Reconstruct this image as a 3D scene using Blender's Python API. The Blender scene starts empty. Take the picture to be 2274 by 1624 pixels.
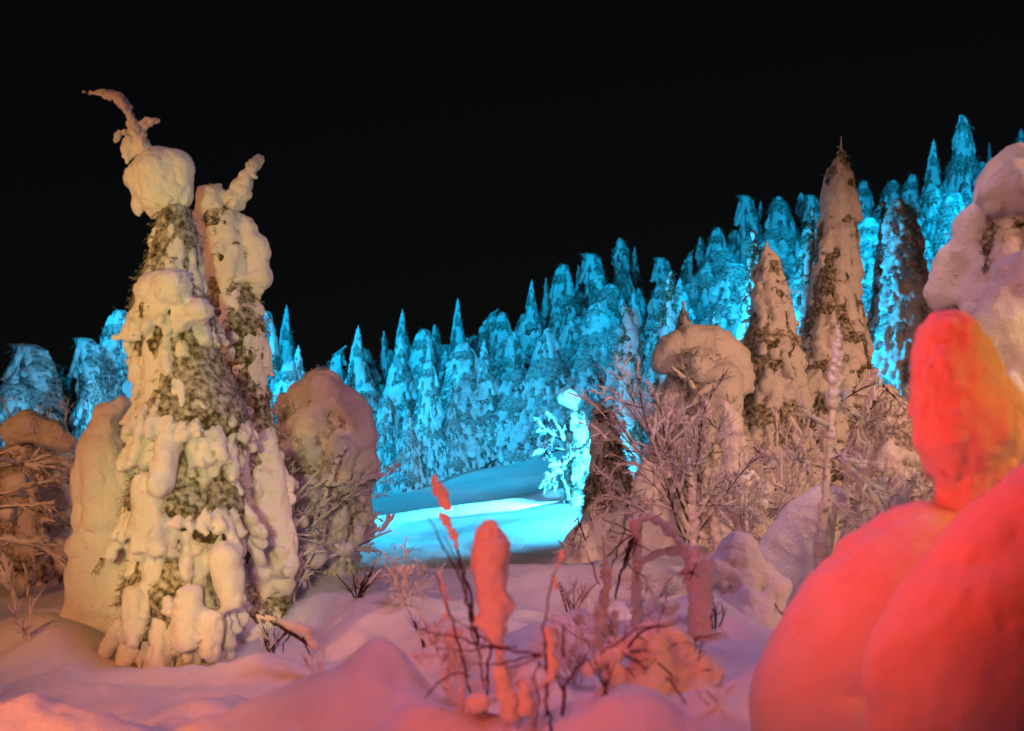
import bpy, math
import numpy as np
from mathutils import Vector

sc = bpy.context.scene
C = sc.collection

# ------------------------------------------------------------------ camera
FV, CX, HY, CAMZ = 2437.0, 1136.5, 1008.0, 1.7      # focal length in picture units, axis, horizon, eye height
cam_d = bpy.data.cameras.new('camera'); cam = bpy.data.objects.new('camera', cam_d); C.objects.link(cam)
cam.location = (0, 0, CAMZ); cam.rotation_euler = (math.pi / 2, 0, 0)
cam_d.sensor_width = 36.0; cam_d.lens = 36.0 * FV / 2273.0
cam_d.shift_y = (HY - 812.0) / 2273.0
cam_d.clip_start = 0.1; cam_d.clip_end = 2000
cam_d.dof.use_dof = True; cam_d.dof.focus_distance = 15.0; cam_d.dof.aperture_fstop = 1.4
sc.camera = cam

# ------------------------------------------------------------------ night sky
wd = bpy.data.worlds.new('World'); sc.world = wd; wd.use_nodes = True
nt = wd.node_tree; bg = nt.nodes['Background']
sky = nt.nodes.new('ShaderNodeTexSky'); sky.sky_type = 'NISHITA'; sky.sun_disc = False
sky.sun_elevation = math.radians(12.0); sky.sun_rotation = math.radians(200)
hs = nt.nodes.new('ShaderNodeHueSaturation'); hs.inputs['Saturation'].default_value = 0.45
nt.links.new(sky.outputs[0], hs.inputs['Color']); nt.links.new(hs.outputs[0], bg.inputs[0]); bg.inputs[1].default_value = 0.0006

sc.view_settings.view_transform = 'Standard'; sc.view_settings.look = 'None'
sc.view_settings.exposure = 0.0; sc.view_settings.gamma = 1.0
sc.cycles.use_denoising = True
sc.cycles.max_bounces = 4; sc.cycles.diffuse_bounces = 3; sc.cycles.glossy_bounces = 1
sc.cycles.transparent_max_bounces = 2; sc.cycles.sample_clamp_indirect = 4.0

# moonlight is a barely visible sun lamp added as fill
sun_d = bpy.data.lights.new('night_fill', 'SUN'); sun_d.energy = 0.012; sun_d.angle = math.radians(20); sun_d.color = (0.7, 0.8, 1.0)
sun = bpy.data.objects.new('night_fill', sun_d); C.objects.link(sun); sun.rotation_euler = (math.radians(40), 0, math.radians(200))

def spot(name, loc, target, watt, col, size=60, blend=0.6, radius=0.12):
    d = bpy.data.lights.new(name, 'SPOT'); d.energy = watt; d.color = col
    d.spot_size = math.radians(size); d.spot_blend = blend; d.shadow_soft_size = radius
    o = bpy.data.objects.new(name, d); C.objects.link(o); o.location = loc
    o.rotation_euler = (Vector(target) - Vector(loc)).to_track_quat('-Z', 'Y').to_euler()
    return o

# coloured floodlights out of view, with added fill lamps among them
CYAN = (0.001, 0.50, 0.92)
spot('floodlight_peach', (14.0, 1.0, 6.0), (3.2, 12.0, 1.2), 6400, (1.0, 0.47, 0.25), 44, 0.7, 0.35)
spot('floodlight_peach_front', (1.0, 4.4, 6.2), (2.3, 15.0, 1.3), 1050, (1.0, 0.47, 0.32), 60, 0.8, 0.35)
spot('floodlight_yellow', (-1.2, 1.5, 1.8), (-2.45, 8.8, 1.15), 1020, (1.0, 0.90, 0.32), 20, 0.7, 0.15)
spot('floodlight_yellow_high', (-1.2, 1.5, 1.9), (-2.72, 8.8, 3.15), 1000, (1.0, 0.88, 0.32), 19, 0.7, 0.15)
spot('floodlight_orange', (-7.0, 4.0, 3.2), (-3.4, 9.6, 2.4), 950, (1.0, 0.36, 0.11), 62, 0.8, 0.2)
spot('floodlight_orange_low', (-4.2, 3.2, 1.7), (-2.5, 5.6, 0.3), 480, (1.0, 0.25, 0.05), 56, 0.9, 0.15)
spot('floodlight_red', (-1.7, 2.3, 2.5), (2.1, 4.2, 1.95), 820, (1.0, 0.044, 0.020), 54, 1.0, 0.25)
spot('red_small_fill', (-1.7, 2.3, 1.5), (0.0, 5.0, 1.15), 260, (1.0, 0.085, 0.04), 40, 1.0, 0.1)  # extra red lamp added to brighten the snow plug
spot('peach_side_fill', (-1.4, 3.4, 4.6), (3.6, 8.0, 2.7), 330, (1.0, 0.46, 0.26), 36, 0.8, 0.2)  # added lamp that puts peach on the giant tree's visible side
spot('salmon_fill', (-0.6, -0.4, 2.6), (-0.9, 5.2, 0.2), 620, (1.0, 0.17, 0.11), 62, 1.0, 0.2)  # wide lamp added to lift the low foreground
spot('floodlight_amber', (4.6, 3.2, 2.8), (1.85, 4.3, 1.75), 460, (1.0, 0.27, 0.05), 40, 0.9, 0.6)
spot('floodlight_yellow_right', (4.6, 3.0, 3.6), (2.5, 9.2, 1.5), 420, (1.0, 0.70, 0.28), 17, 0.8, 0.12)
spot('pink_fill', (0.5, 7.6, 9.5), (0.3, 7.5, 0.0), 940, (0.78, 0.43, 0.98), 76, 1.0, 1.2)  # soft lilac fill added high above the view
# blue lamps added beyond both sides of the view to even the forest light
spot('forest_fill_west', (-14.0, 19.0, 8.0), (3.0, 37.0, 11.0), 16000, CYAN, 84, 0.6, 0.25)
spot('forest_fill_east', (17.0, 21.0, 13.0), (9.0, 42.0, 9.5), 12500, CYAN, 84, 0.6, 0.25)

# ------------------------------------------------------------------ numeric helpers
def W(x, y, d):
    """a point of the picture at distance d, as a point of the place"""
    return np.array([(x - CX) / FV * d, d, CAMZ + (HY - y) / FV * d])

def _hash(ix, iy, iz, s):
    h = (ix * 374761393 + iy * 668265263 + iz * 2147483647 + s * 1274126177) & 0xffffffff
    h = ((h ^ (h >> 13)) * 1274126177) & 0xffffffff
    h = h ^ (h >> 16)
    return (h & 0xffff).astype(np.float32) / 65535.0

def vnoise(p, s=0):
    """smooth value noise in -1..1 at points p (N,3)"""
    f = np.floor(p); i = f.astype(np.int64); t = (p - f).astype(np.float32); t = t * t * (3 - 2 * t)
    out = 0
    for dx in (0, 1):
        wx = t[:, 0] if dx else 1 - t[:, 0]
        for dy in (0, 1):
            wy = t[:, 1] if dy else 1 - t[:, 1]
            for dz in (0, 1):
                wz = t[:, 2] if dz else 1 - t[:, 2]
                out = out + wx * wy * wz * _hash(i[:, 0] + dx, i[:, 1] + dy, i[:, 2] + dz, s)
    return out * 2 - 1

MOUNDS = [  # x, y, rx, ry, height: drifts and buried hummocks of the snow field
    (-2.3, 11.6, 2.4, 1.3, 0.42), (3.4, 10.8, 3.2, 1.8, 0.42), (0.9, 10.6, 1.3, 0.9, 0.16), (-6.5, 11.0, 2.2, 2.0, 0.35),
    (-0.9, 9.2, 0.55, 0.5, 0.22), (-0.35, 8.3, 0.5, 0.5, 0.16), (-3.95, 9.2, 0.6, 0.5, 0.34),
    (-2.75, 8.0, 0.9, 0.55, 0.16), (-1.6, 6.6, 1.0, 0.6, 0.16), (-2.6, 5.2, 0.9, 0.6, 0.14), (-1.0, 5.0, 0.55, 0.5, 0.12), (-0.2, 4.6, 0.5, 0.4, 0.08),
    (0.3, 5.6, 0.6, 0.5, 0.08), (0.95, 5.4, 0.5, 0.5, 0.08), (1.5, 6.6, 0.8, 0.7, 0.12), (0.65, 4.5, 0.5, 0.4, 0.06), (-3.3, 4.6, 0.8, 0.7, 0.14),
    (-0.6, 23.4, 3.3, 0.20, 0.15, 0.10), (-0.7, 21.5, 3.6, 0.40, 0.19, 0.06), (1.3, 23.9, 0.8, 0.35, 0.10), (-3.0, 22.3, 0.5, 0.3, 0.08), (1.3, 12.8, 0.9, 0.9, 0.25), (2.2, 13.6, 1.5, 1.2, 0.35),
    (-0.56, 6.6, 0.38, 0.35, 0.30), (-0.3, 6.9, 0.2, 0.25, 0.18), (0.11, 5.9, 0.22, 0.22, 0.19), (0.31, 7.4, 0.4, 0.32, 0.24), (-0.26, 5.0, 0.28, 0.26, 0.19), (0.39, 4.9, 0.3, 0.26, 0.16), (0.6, 5.2, 0.2, 0.2, 0.09),
    (-1.05, 5.4, 0.45, 0.4, 0.16), (-1.17, 9.7, 0.55, 0.4, 0.23), (-1.75, 9.9, 0.4, 0.35, 0.20), (0.81, 4.9, 0.36, 0.3, 0.15), (-2.4, 5.6, 0.55, 0.45, 0.14), (-3.6, 8.7, 0.5, 0.4, 0.29), (-1.75, 8.1, 0.3, 0.26, 0.18),
    (-0.63, 5.55, 0.2, 0.24, 0.31), (-0.72, 5.2, 0.3, 0.3, 0.14), (1.15, 7.3, 0.35, 0.3, 0.21), (0.75, 6.3, 0.3, 0.25, 0.11), (1.5, 5.7, 0.3, 0.3, 0.12), (-1.5, 7.2, 0.5, 0.3, 0.12), (-0.05, 8.6, 0.5, 0.3, 0.18), (0.9, 9.2, 0.4, 0.3, 0.18),
    (-0.6, 29.5, 3.0, 2.0, 0.3), (1.2, 6.2, 1.7, 1.9, 0.34), (-1.5, 5.2, 3.0, 1.2, 0.22), (2.6, 8.6, 1.4, 1.4, 0.22), (1.2, 7.6, 0.5, 0.4, 0.14), (0.1, 7.0, 0.4, 0.4, 0.1),
]
def ground_z(x, y):
    x = np.asarray(x, float); y = np.asarray(y, float); sh = np.broadcast(x, y).shape
    x = np.broadcast_to(x, sh).ravel(); y = np.broadcast_to(y, sh).ravel()
    t = 0.36 * x + 0.17 * (y - 25.0)
    z = np.where(t > 20, t, np.log1p(np.exp(np.minimum(t, 20))))
    z = np.where(y < 18, z * np.clip(y / 18, 0, 1) ** 1.0, z)
    z = 40 * (1 - np.exp(-z / 40))
    for cx, cy, rx, ry, h, *an in MOUNDS:
        ca, sa = (math.cos(an[0]), math.sin(an[0])) if an else (1.0, 0.0)
        q = (((x - cx) * ca + (y - cy) * sa) / rx) ** 2 + (((y - cy) * ca - (x - cx) * sa) / ry) ** 2
        z = z + h * np.exp(-q * 0.9)
    p = np.stack([x, y, 0 * x], 1)
    near = np.clip(1.6 - np.hypot(x, y) / 12.0, 0.15, 1.0)
    z = z + 0.10 * vnoise(p * 0.55, 5) + near * (0.06 * vnoise(p * 1.5, 6) + 0.045 * (np.abs(vnoise(p * 2.1, 8)) * 2.0 - 0.8) + 0.022 * (np.abs(vnoise(p * 4.6, 9)) * 2.0 - 0.8) + 0.012 * vnoise(p * 9.0, 7))
    return z.reshape(sh)
def gz(x, y): return float(ground_z(np.array([x]), np.array([y]))[0])

class Field:
    def __init__(s, prims, h, pad):
        P = np.array(prims, np.float32); s.h = h; pad = pad + 0.35 * float(P[:, 8].max())
        lo = np.minimum(P[:, 0:3] - P[:, 6:7], P[:, 3:6] - P[:, 7:8]).min(0) - pad
        hi = np.maximum(P[:, 0:3] + P[:, 6:7], P[:, 3:6] + P[:, 7:8]).max(0) + pad
        s.lo = lo; s.n = np.ceil((hi - lo) / h).astype(int) + 1
        s.ax = [(lo[k] + h * np.arange(s.n[k])).astype(np.float32) for k in range(3)]
        s.far = np.float32(4 * h + pad)
        s.a = np.full(s.n, s.far, np.float32)
        m = 2.5 * h + pad * 0.5
        for r in P:
            a, b, ra, rb, k = r[0:3], r[3:6], r[6], r[7], r[8]
            e = m + k
            l = np.minimum(a - ra, b - rb) - e; u = np.maximum(a + ra, b + rb) + e
            i0 = np.maximum(((l - lo) / h).astype(int), 0); i1 = np.minimum(((u - lo) / h).astype(int) + 2, s.n)
            x = s.ax[0][i0[0]:i1[0], None, None] - a[0]; y = s.ax[1][None, i0[1]:i1[1], None] - a[1]; z = s.ax[2][None, None, i0[2]:i1[2]] - a[2]
            ba = b - a; bb = float(ba @ ba)
            if bb > 1e-9:
                t = np.clip((x * ba[0] + y * ba[1] + z * ba[2]) / bb, 0, 1)
                d = np.sqrt((x - t * ba[0]) ** 2 + (y - t * ba[1]) ** 2 + (z - t * ba[2]) ** 2) - (ra + (rb - ra) * t)
            else:
                d = np.sqrt(x * x + y * y + z * z) - ra
            v = s.a[i0[0]:i1[0], i0[1]:i1[1], i0[2]:i1[2]]
            if k > 0:
                hh = np.maximum(k - np.abs(v - d), 0) / k
                np.copyto(v, np.minimum(v, d) - hh * hh * k * 0.25)
            else:
                np.minimum(v, d, out=v)
    def displace(s, octaves, seed):
        amp = sum(o[0] for o in octaves)
        I = np.nonzero(np.abs(s.a) < amp + 2 * s.h)
        p = np.stack([s.ax[k][I[k]] for k in range(3)], 1)
        d = 0
        for j, (am, fr, *bil) in enumerate(octaves):
            v = vnoise(p * fr, seed + j)
            d = d + am * ((np.minimum(np.abs(v) * 3.2, 1.6) - 0.9) if bil else v)   # billow: round lumps parted by sharp creases
        s.a[I] -= d
    def at(s, p):
        i = np.clip(((p - s.lo) / s.h + 0.5).astype(int), 0, s.n - 1)
        return s.a[i[:, 0], i[:, 1], i[:, 2]]
    def mesh(s):
        a = s.a; ins = a < 0
        nx, ny, nz = a.shape
        cnt = np.zeros((nx - 1, ny - 1, nz - 1), np.int8)
        for i in (0, 1):
            for j in (0, 1):
                for k in (0, 1):
                    cnt += ins[i:nx - 1 + i, j:ny - 1 + j, k:nz - 1 + k]
        act = (cnt > 0) & (cnt < 8)
        cell = np.full(cnt.shape, -1, np.int64); I = np.nonzero(act); N = len(I[0]); cell[I] = np.arange(N)
        V = np.empty((N, 8), np.float32); corners = [(i, j, k) for i in (0, 1) for j in (0, 1) for k in (0, 1)]
        for q, (i, j, k) in enumerate(corners): V[:, q] = a[I[0] + i, I[1] + j, I[2] + k]
        acc = np.zeros((N, 3), np.float32); w = np.zeros(N, np.float32)
        for q, c in enumerate(corners):
            for ax in range(3):
                if c[ax]: continue
                c2 = list(c); c2[ax] = 1; q2 = corners.index(tuple(c2))
                v0, v1 = V[:, q], V[:, q2]; m = (v0 < 0) != (v1 < 0)
                t = np.where(m, v0 / np.where(m, v0 - v1, 1), 0)
                pt = np.tile(np.array(c, np.float32), (N, 1)); pt[:, ax] = t
                acc += pt * m[:, None]; w += m
        P = (np.stack(I, 1) + acc / np.maximum(w, 1)[:, None]) * s.h + s.lo
        Q = []
        for ax in range(3):
            b, c = (ax + 1) % 3, (ax + 2) % 3
            s0 = [slice(1, -1)] * 3; s1 = [slice(1, -1)] * 3
            s0[ax] = slice(0, -1); s1[ax] = slice(1, None)
            A, B = ins[tuple(s0)], ins[tuple(s1)]
            J = np.nonzero(A != B); neg = A[J]
            g = [J[0] + (0 if ax == 0 else 1), J[1] + (0 if ax == 1 else 1), J[2] + (0 if ax == 2 else 1)]
            def cc(db, dc):
                o = [g[0].copy(), g[1].copy(), g[2].copy()]; o[b] = o[b] - db; o[c] = o[c] - dc
                return cell[o[0], o[1], o[2]]
            q = np.stack([cc(1, 1), cc(0, 1), cc(0, 0), cc(1, 0)], 1)
            q[~neg] = q[~neg][:, ::-1]
            Q.append(q)
        Q = np.concatenate(Q); Q = Q[(Q >= 0).all(1)]
        return P, Q

def np_mesh(name, P, F, smooth=True):
    me = bpy.data.meshes.new(name); P = np.asarray(P, np.float32); F = np.asarray(F, np.int32); n = F.shape[1]
    me.vertices.add(len(P)); me.vertices.foreach_set('co', P.ravel())
    me.loops.add(F.size); me.loops.foreach_set('vertex_index', F.ravel())
    me.polygons.add(len(F)); me.polygons.foreach_set('loop_start', np.arange(0, F.size, n, dtype=np.int32))
    me.polygons.foreach_set('use_smooth', np.full(len(F), smooth)); me.update(calc_edges=True); me.validate()
    return me
def link(name, me, mat, parent=None, loc=(0, 0, 0)):
    o = bpy.data.objects.new(name, me); C.objects.link(o); o.location = loc
    if mat and not me.materials: me.materials.append(mat)
    if parent: o.parent = parent
    return o

# ------------------------------------------------------------------ materials
def new_mat(name):
    m = bpy.data.materials.new(name); m.use_nodes = True
    n = m.node_tree; return m, n, n.nodes['Principled BSDF'], n.nodes.new, n.links.new
def snow_mat(name, grain=70.0, bump=0.25, sss=0.0):
    m, n, b, N, L = new_mat(name)
    tc = N('ShaderNodeTexCoord')
    a = N('ShaderNodeTexNoise'); a.inputs['Scale'].default_value = 2.3; a.inputs['Detail'].default_value = 5
    L(tc.outputs['Object'], a.inputs['Vector'])
    r = N('ShaderNodeValToRGB'); r.color_ramp.elements[0].position = 0.3; r.color_ramp.elements[0].color = (0.78, 0.79, 0.82, 1)
    r.color_ramp.elements[1].position = 0.7; r.color_ramp.elements[1].color = (0.9, 0.9, 0.9, 1)
    L(a.outputs['Fac'], r.inputs['Fac']); L(r.outputs['Color'], b.inputs['Base Color'])
    b.inputs['Roughness'].default_value = 0.75; b.inputs['Specular IOR Level'].default_value = 0.12
    if sss:
        b.inputs['Subsurface Weight'].default_value = sss; b.inputs['Subsurface Radius'].default_value = (1, 0.9, 0.8); b.inputs['Subsurface Scale'].default_value = 0.03
    f = N('ShaderNodeTexNoise'); f.inputs['Scale'].default_value = grain; f.inputs['Detail'].default_value = 8; f.inputs['Roughness'].default_value = 0.68
    L(tc.outputs['Object'], f.inputs['Vector'])
    bp = N('ShaderNodeBump'); bp.inputs['Strength'].default_value = bump; bp.inputs['Distance'].default_value = 1.2 / grain
    L(f.outputs['Fac'], bp.inputs['Height']); L(bp.outputs['Normal'], b.inputs['Normal'])
    return m
SNOW = snow_mat('packed_snow', 24, 0.75)
SNOW_FAR = snow_mat('packed_snow_coarse', 10, 0.8)
SNOW_GROUND = snow_mat('drifted_snow', 14, 0.5)
SNOW_NEAR = snow_mat('soft_near_snow', 34, 0.8, 0.7)
def frosted(name, dark, light, scale, lo, hi):
    """needles or bark with rime: rime lies in patches and on the upper sides"""
    m, n, b, N, L = new_mat(name)
    tc = N('ShaderNodeTexCoord'); a = N('ShaderNodeTexNoise'); a.inputs['Scale'].default_value = scale; a.inputs['Detail'].default_value = 4
    L(tc.outputs['Object'], a.inputs['Vector'])
    ge = N('ShaderNodeNewGeometry'); sp = N('ShaderNodeSeparateXYZ'); L(ge.outputs['Normal'], sp.inputs[0])
    ma = N('ShaderNodeMath'); ma.operation = 'MULTIPLY_ADD'; ma.inputs[1].default_value = 0.22; L(sp.outputs['Z'], ma.inputs[0]); L(a.outputs['Fac'], ma.inputs[2])
    r = N('ShaderNodeValToRGB'); r.color_ramp.elements[0].position = lo; r.color_ramp.elements[0].color = dark
    r.color_ramp.elements[1].position = hi; r.color_ramp.elements[1].color = light
    L(ma.outputs[0], r.inputs['Fac']); L(r.outputs['Color'], b.inputs['Base Color'])
    b.inputs['Roughness'].default_value = 0.85; b.inputs['Specular IOR Level'].default_value = 0.1
    return m
NEEDLE = frosted('rimed_needles', (0.065, 0.055, 0.022, 1), (0.6, 0.58, 0.52, 1), 22, 0.40, 0.74)
NEEDLE_PALE = frosted('heavily_rimed_shoots', (0.10, 0.085, 0.06, 1), (0.74, 0.72, 0.70, 1), 18, 0.32, 0.62)
NEEDLE_FAR = frosted('rimed_needles_coarse', (0.045, 0.05, 0.04, 1), (0.5, 0.5, 0.5, 1), 9, 0.36, 0.72)
BARK = frosted('rimed_bark', (0.05, 0.032, 0.02, 1), (0.72, 0.70, 0.68, 1), 22, 0.40, 0.62)
RIME = frosted('heavy_rime', (0.12, 0.09, 0.07, 1), (0.82, 0.81, 0.80, 1), 16, 0.25, 0.48)
STEM = frosted('bare_stem', (0.045, 0.022, 0.018, 1), (0.5, 0.46, 0.44, 1), 30, 0.58, 0.85)
METAL = frosted('black_lamp_metal', (0.02, 0.02, 0.02, 1), (0.03, 0.03, 0.03, 1), 10, 0.4, 0.6)
def lens_mat(col):
    m, n, b, N, L = new_mat('lamp_lens'); b.inputs['Base Color'].default_value = (*col, 1)
    b.inputs['Emission Color'].default_value = (*col, 1); b.inputs['Emission Strength'].default_value = 6.0
    return m

# ------------------------------------------------------------------ the snow field
th = np.concatenate([np.linspace(-180, -36, 40, endpoint=False), np.linspace(-36, 36, 360, endpoint=False), np.linspace(36, 180, 40, endpoint=False)]) * math.pi / 180
rr = np.concatenate([[0.05, 0.5, 1.0, 1.5], np.geomspace(2.6, 60, 300), np.geomspace(64, 900, 24)])
TT, RR = np.meshgrid(th, rr)
gx, gy = RR * np.sin(TT), RR * np.cos(TT)
P = np.stack([gx.ravel(), gy.ravel(), ground_z(gx, gy).ravel()], 1)
nr, ncol = RR.shape; idx = np.arange(nr * ncol).reshape(nr, ncol); nxt = np.roll(idx, -1, 1)
F = np.stack([idx[:-1], nxt[:-1], nxt[1:], idx[1:]], -1).reshape(-1, 4)[:, ::-1]
ground = link('ground', np_mesh('ground', P, F), SNOW_GROUND); ground['kind'] = 'structure'

# ------------------------------------------------------------------ builders
def tubes(polys, sides=5):
    VV, FF, off = [], [], 0
    ang = np.linspace(0, 2 * math.pi, sides, endpoint=False)
    for pts, rad in polys:
        pts = np.asarray(pts, float); n = len(pts)
        tg = np.gradient(pts, axis=0); tg /= np.linalg.norm(tg, axis=1)[:, None] + 1e-9
        ref = np.where(np.abs(tg[:, 2:3]) > 0.9, [[1.0, 0, 0]], [[0, 0, 1.0]])
        u = np.cross(tg, ref); u /= np.linalg.norm(u, axis=1)[:, None] + 1e-9; v = np.cross(tg, u)
        rad = np.asarray(rad, float)[:, None, None]
        ring = pts[:, None, :] + rad * (np.cos(ang)[None, :, None] * u[:, None, :] + np.sin(ang)[None, :, None] * v[:, None, :])
        VV.append(ring.reshape(-1, 3))
        i = off + np.arange(n * sides).reshape(n, sides); j = np.roll(i, -1, 1)
        FF.append(np.stack([i[:-1], i[1:], j[1:], j[:-1]], -1).reshape(-1, 4)); off += n * sides
    return np.concatenate(VV), np.concatenate(FF)

def limb(p, d, L, r, rng, lev, out, bend=0.25, sag=0.0, spread=0.7, kids=5, n=7):
    """a branch and its twigs, appended to out as (points, radii, level)"""
    d = d / np.linalg.norm(d); pts = [p]; st = L / (n - 1)
    for k in range(n - 1):
        d = d + rng.normal(0, bend * 0.35, 3); d[2] -= sag * st; d /= np.linalg.norm(d); pts.append(pts[-1] + d * st)
    out.append((np.array(pts), np.linspace(r, r * 0.35, n), lev))
    if lev > 0:
        for k in range(kids):
            q = rng.uniform(0.25, 1.0); i = int(q * (n - 2)); b = pts[i] + (pts[i + 1] - pts[i]) * rng.random()
            dd = pts[i + 1] - pts[i]; dd = dd / np.linalg.norm(dd) + rng.normal(0, spread * 0.62, 3)
            limb(b, dd, L * rng.uniform(0.3, 0.55), r * 0.5, rng, lev - 1, out, bend, sag, spread, max(2, kids - 1), max(4, n - 2))
    return out

def chain_prims(pts, k):
    """pts: list of (xyz, r)"""
    out = []
    for (a, ra), (b, rb) in zip(pts[:-1], pts[1:]): out.append((*a, *b, ra, rb, k))
    if len(pts) == 1: out.append((*pts[0][0], *pts[0][0], pts[0][1], pts[0][1], k))
    return out

def resample(S, R, step):
    S = np.asarray(S, float); R = np.asarray(R, float)
    l = np.concatenate([[0], np.cumsum(np.linalg.norm(np.diff(S, axis=0), axis=1))]); n = max(3, int(l[-1] / step) + 1)
    t = np.linspace(0, l[-1], n)
    return np.stack([np.interp(t, l, S[:, k]) for k in range(3)], 1), np.interp(t, l, R)

def spruce_prims(S, R, rng, lump, cover, droop, kids, big):
    """snow pads hanging round a spine S of radii R (base first)"""
    c, r = resample(S, R, lump * 0.62); pr = []
    sl = -np.gradient(r) / (np.linalg.norm(np.gradient(c, axis=0), axis=1) + 1e-9)      # how much wider the tree gets per metre further down
    tot = len(c)
    for i in range(tot):
        rad = r[i]
        if rad < lump * 0.28:
            pr.append((*c[i], *c[i], rad * rng.uniform(0.8, 1.3), rad, 0.01)); continue
        n = max(3, int(2 * math.pi * rad / (lump * 0.78))); a0 = rng.uniform(0, 6.28)
        for j in range(n):
            if rng.random() > cover: continue
            a = a0 + (j + rng.uniform(-0.3, 0.3)) * 2 * math.pi / n; o = np.array([math.cos(a), math.sin(a), 0])
            s = lump * rng.uniform(0.6, 1.2) * (rng.uniform(1.3, 1.9) if rng.random() < big else 1)
            s = min(s, rad * 1.3)
            b0 = c[i] + o * max(rad * 0.5, rad - s) + np.array([0, 0, 0.25 * s])
            dr = droop * s * rng.uniform(0.5, 1.5)
            e = c[i] + o * (rad * rng.uniform(0.92, 1.08) - 0.33 * s + min(max(sl[i], -0.1), 0.4) * dr) + np.array([0, 0, -dr])
            ra, rb = s * 0.40, s * 0.33 * rng.uniform(0.8, 1.2)
            pr.append((*b0, *e, ra, rb, 0.03 * lump))
            for q in range(kids):
                t = rng.uniform(0.1, 1.15); dv = rng.normal(0, 1, 3); dv[:2] += o[:2] * 0.9; dv /= np.linalg.norm(dv)
                x = b0 + (e - b0) * t + dv * rb * 0.85; rs = rb * rng.uniform(0.3, 0.6)
                pr.append((*x, *x, rs, rs, 0.06 * lump))
    return pr

def sprigs(P, Nrm, rng, size, n_need=7):
    """small drooping shoots with needles, one per point"""
    n = len(P); d = Nrm * 0.7 + rng.normal(0, 0.35, (n, 3)); d[:, 2] -= 0.55; d /= np.linalg.norm(d, axis=1)[:, None]
    u = np.cross(d, [0.3, 0.2, 0.93]); u /= np.linalg.norm(u, axis=1)[:, None] + 1e-9; v = np.cross(d, u)
    L = size * rng.uniform(0.6, 1.5, n)[:, None]; VV = []
    w = L * 0.045
    for ax in (u, v): VV.append(np.stack([P - ax * w, P + ax * w, P + d * L], 1))
    for k in range(n_need):
        t = (k + 0.5) / n_need; a = 2.4 * k
        s = u * math.cos(a) + v * math.sin(a)
        b = P + d * L * t; tip = b + (s * 0.42 + d * 0.30) * L * (1.05 - 0.6 * t)
        q = np.cross(s, d) * L * 0.055
        VV.append(np.stack([b - q, b + q, tip], 1))
    V = np.concatenate(VV).reshape(-1, 3)
    return V, np.arange(len(V)).reshape(-1, 3)

def vert_normals(P, Q):
    n = np.cross(P[Q[:, 2]] - P[Q[:, 0]], P[Q[:, 3]] - P[Q[:, 1]]); N = np.zeros_like(P)
    for k in range(4): np.add.at(N, Q[:, k], n)
    return N / (np.linalg.norm(N, axis=1)[:, None] + 1e-12)

def conifer_meshes(S, R, seed, lump, vox, cover=0.86, droop=0.9, kids=4, big=0.12, lobes=(), inner=0.84, nspr=600, spr=0.09, disp=0.02, ftop=1.0):
    """(snow, crown, needle, trunk) meshes about the origin of S"""
    rng = np.random.default_rng(seed); S, R = resample(S, R, lump * 1.6)
    R = R * np.concatenate([[1.0], rng.uniform(0.82, 1.12, max(len(R) - 2, 0)), [1.0]])[:len(R)]      # ragged tiers of boughs
    pr = chain_prims([(S[i], R[i] * 0.6) for i in range(len(S))], 0.02)
    pr += spruce_prims(S, R, rng, lump, cover, droop, kids, big)
    for ch in lobes: pr += chain_prims(ch, lump * 0.35)
    f = Field(pr, vox, disp * 2.2 + lump * 0.1); f.displace([(disp * 0.8, 0.55 / lump * 1.6), (lump * 0.085, 1.5 / lump, 1), (lump * 0.04, 3.6 / lump, 1), (disp * 0.3, 7.0 / lump)], seed)
    snow = f.mesh()
    m = int(len(S) * ftop)
    pf = chain_prims([(S[i], max(R[i] * inner, 0.01)) for i in range(m)], 0.05)
    g = Field(pf, vox * 1.75, lump * 0.3); g.displace([(lump * 0.07, 1.0 / lump), (lump * 0.07, 3.5 / lump)], seed + 9)
    crown = g.mesh()
    need = None
    if nspr:
        N = vert_normals(*crown); vis = np.nonzero(f.at(crown[0]) > -0.006)[0]
        if len(vis):
            pick = rng.choice(vis, min(nspr, len(vis)), replace=False)
            need = sprigs(crown[0][pick], N[pick], rng, spr)
    trunk = tubes([(S, np.maximum(R * 0.12, 0.008))], 7)
    return snow, crown, need, trunk

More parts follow.
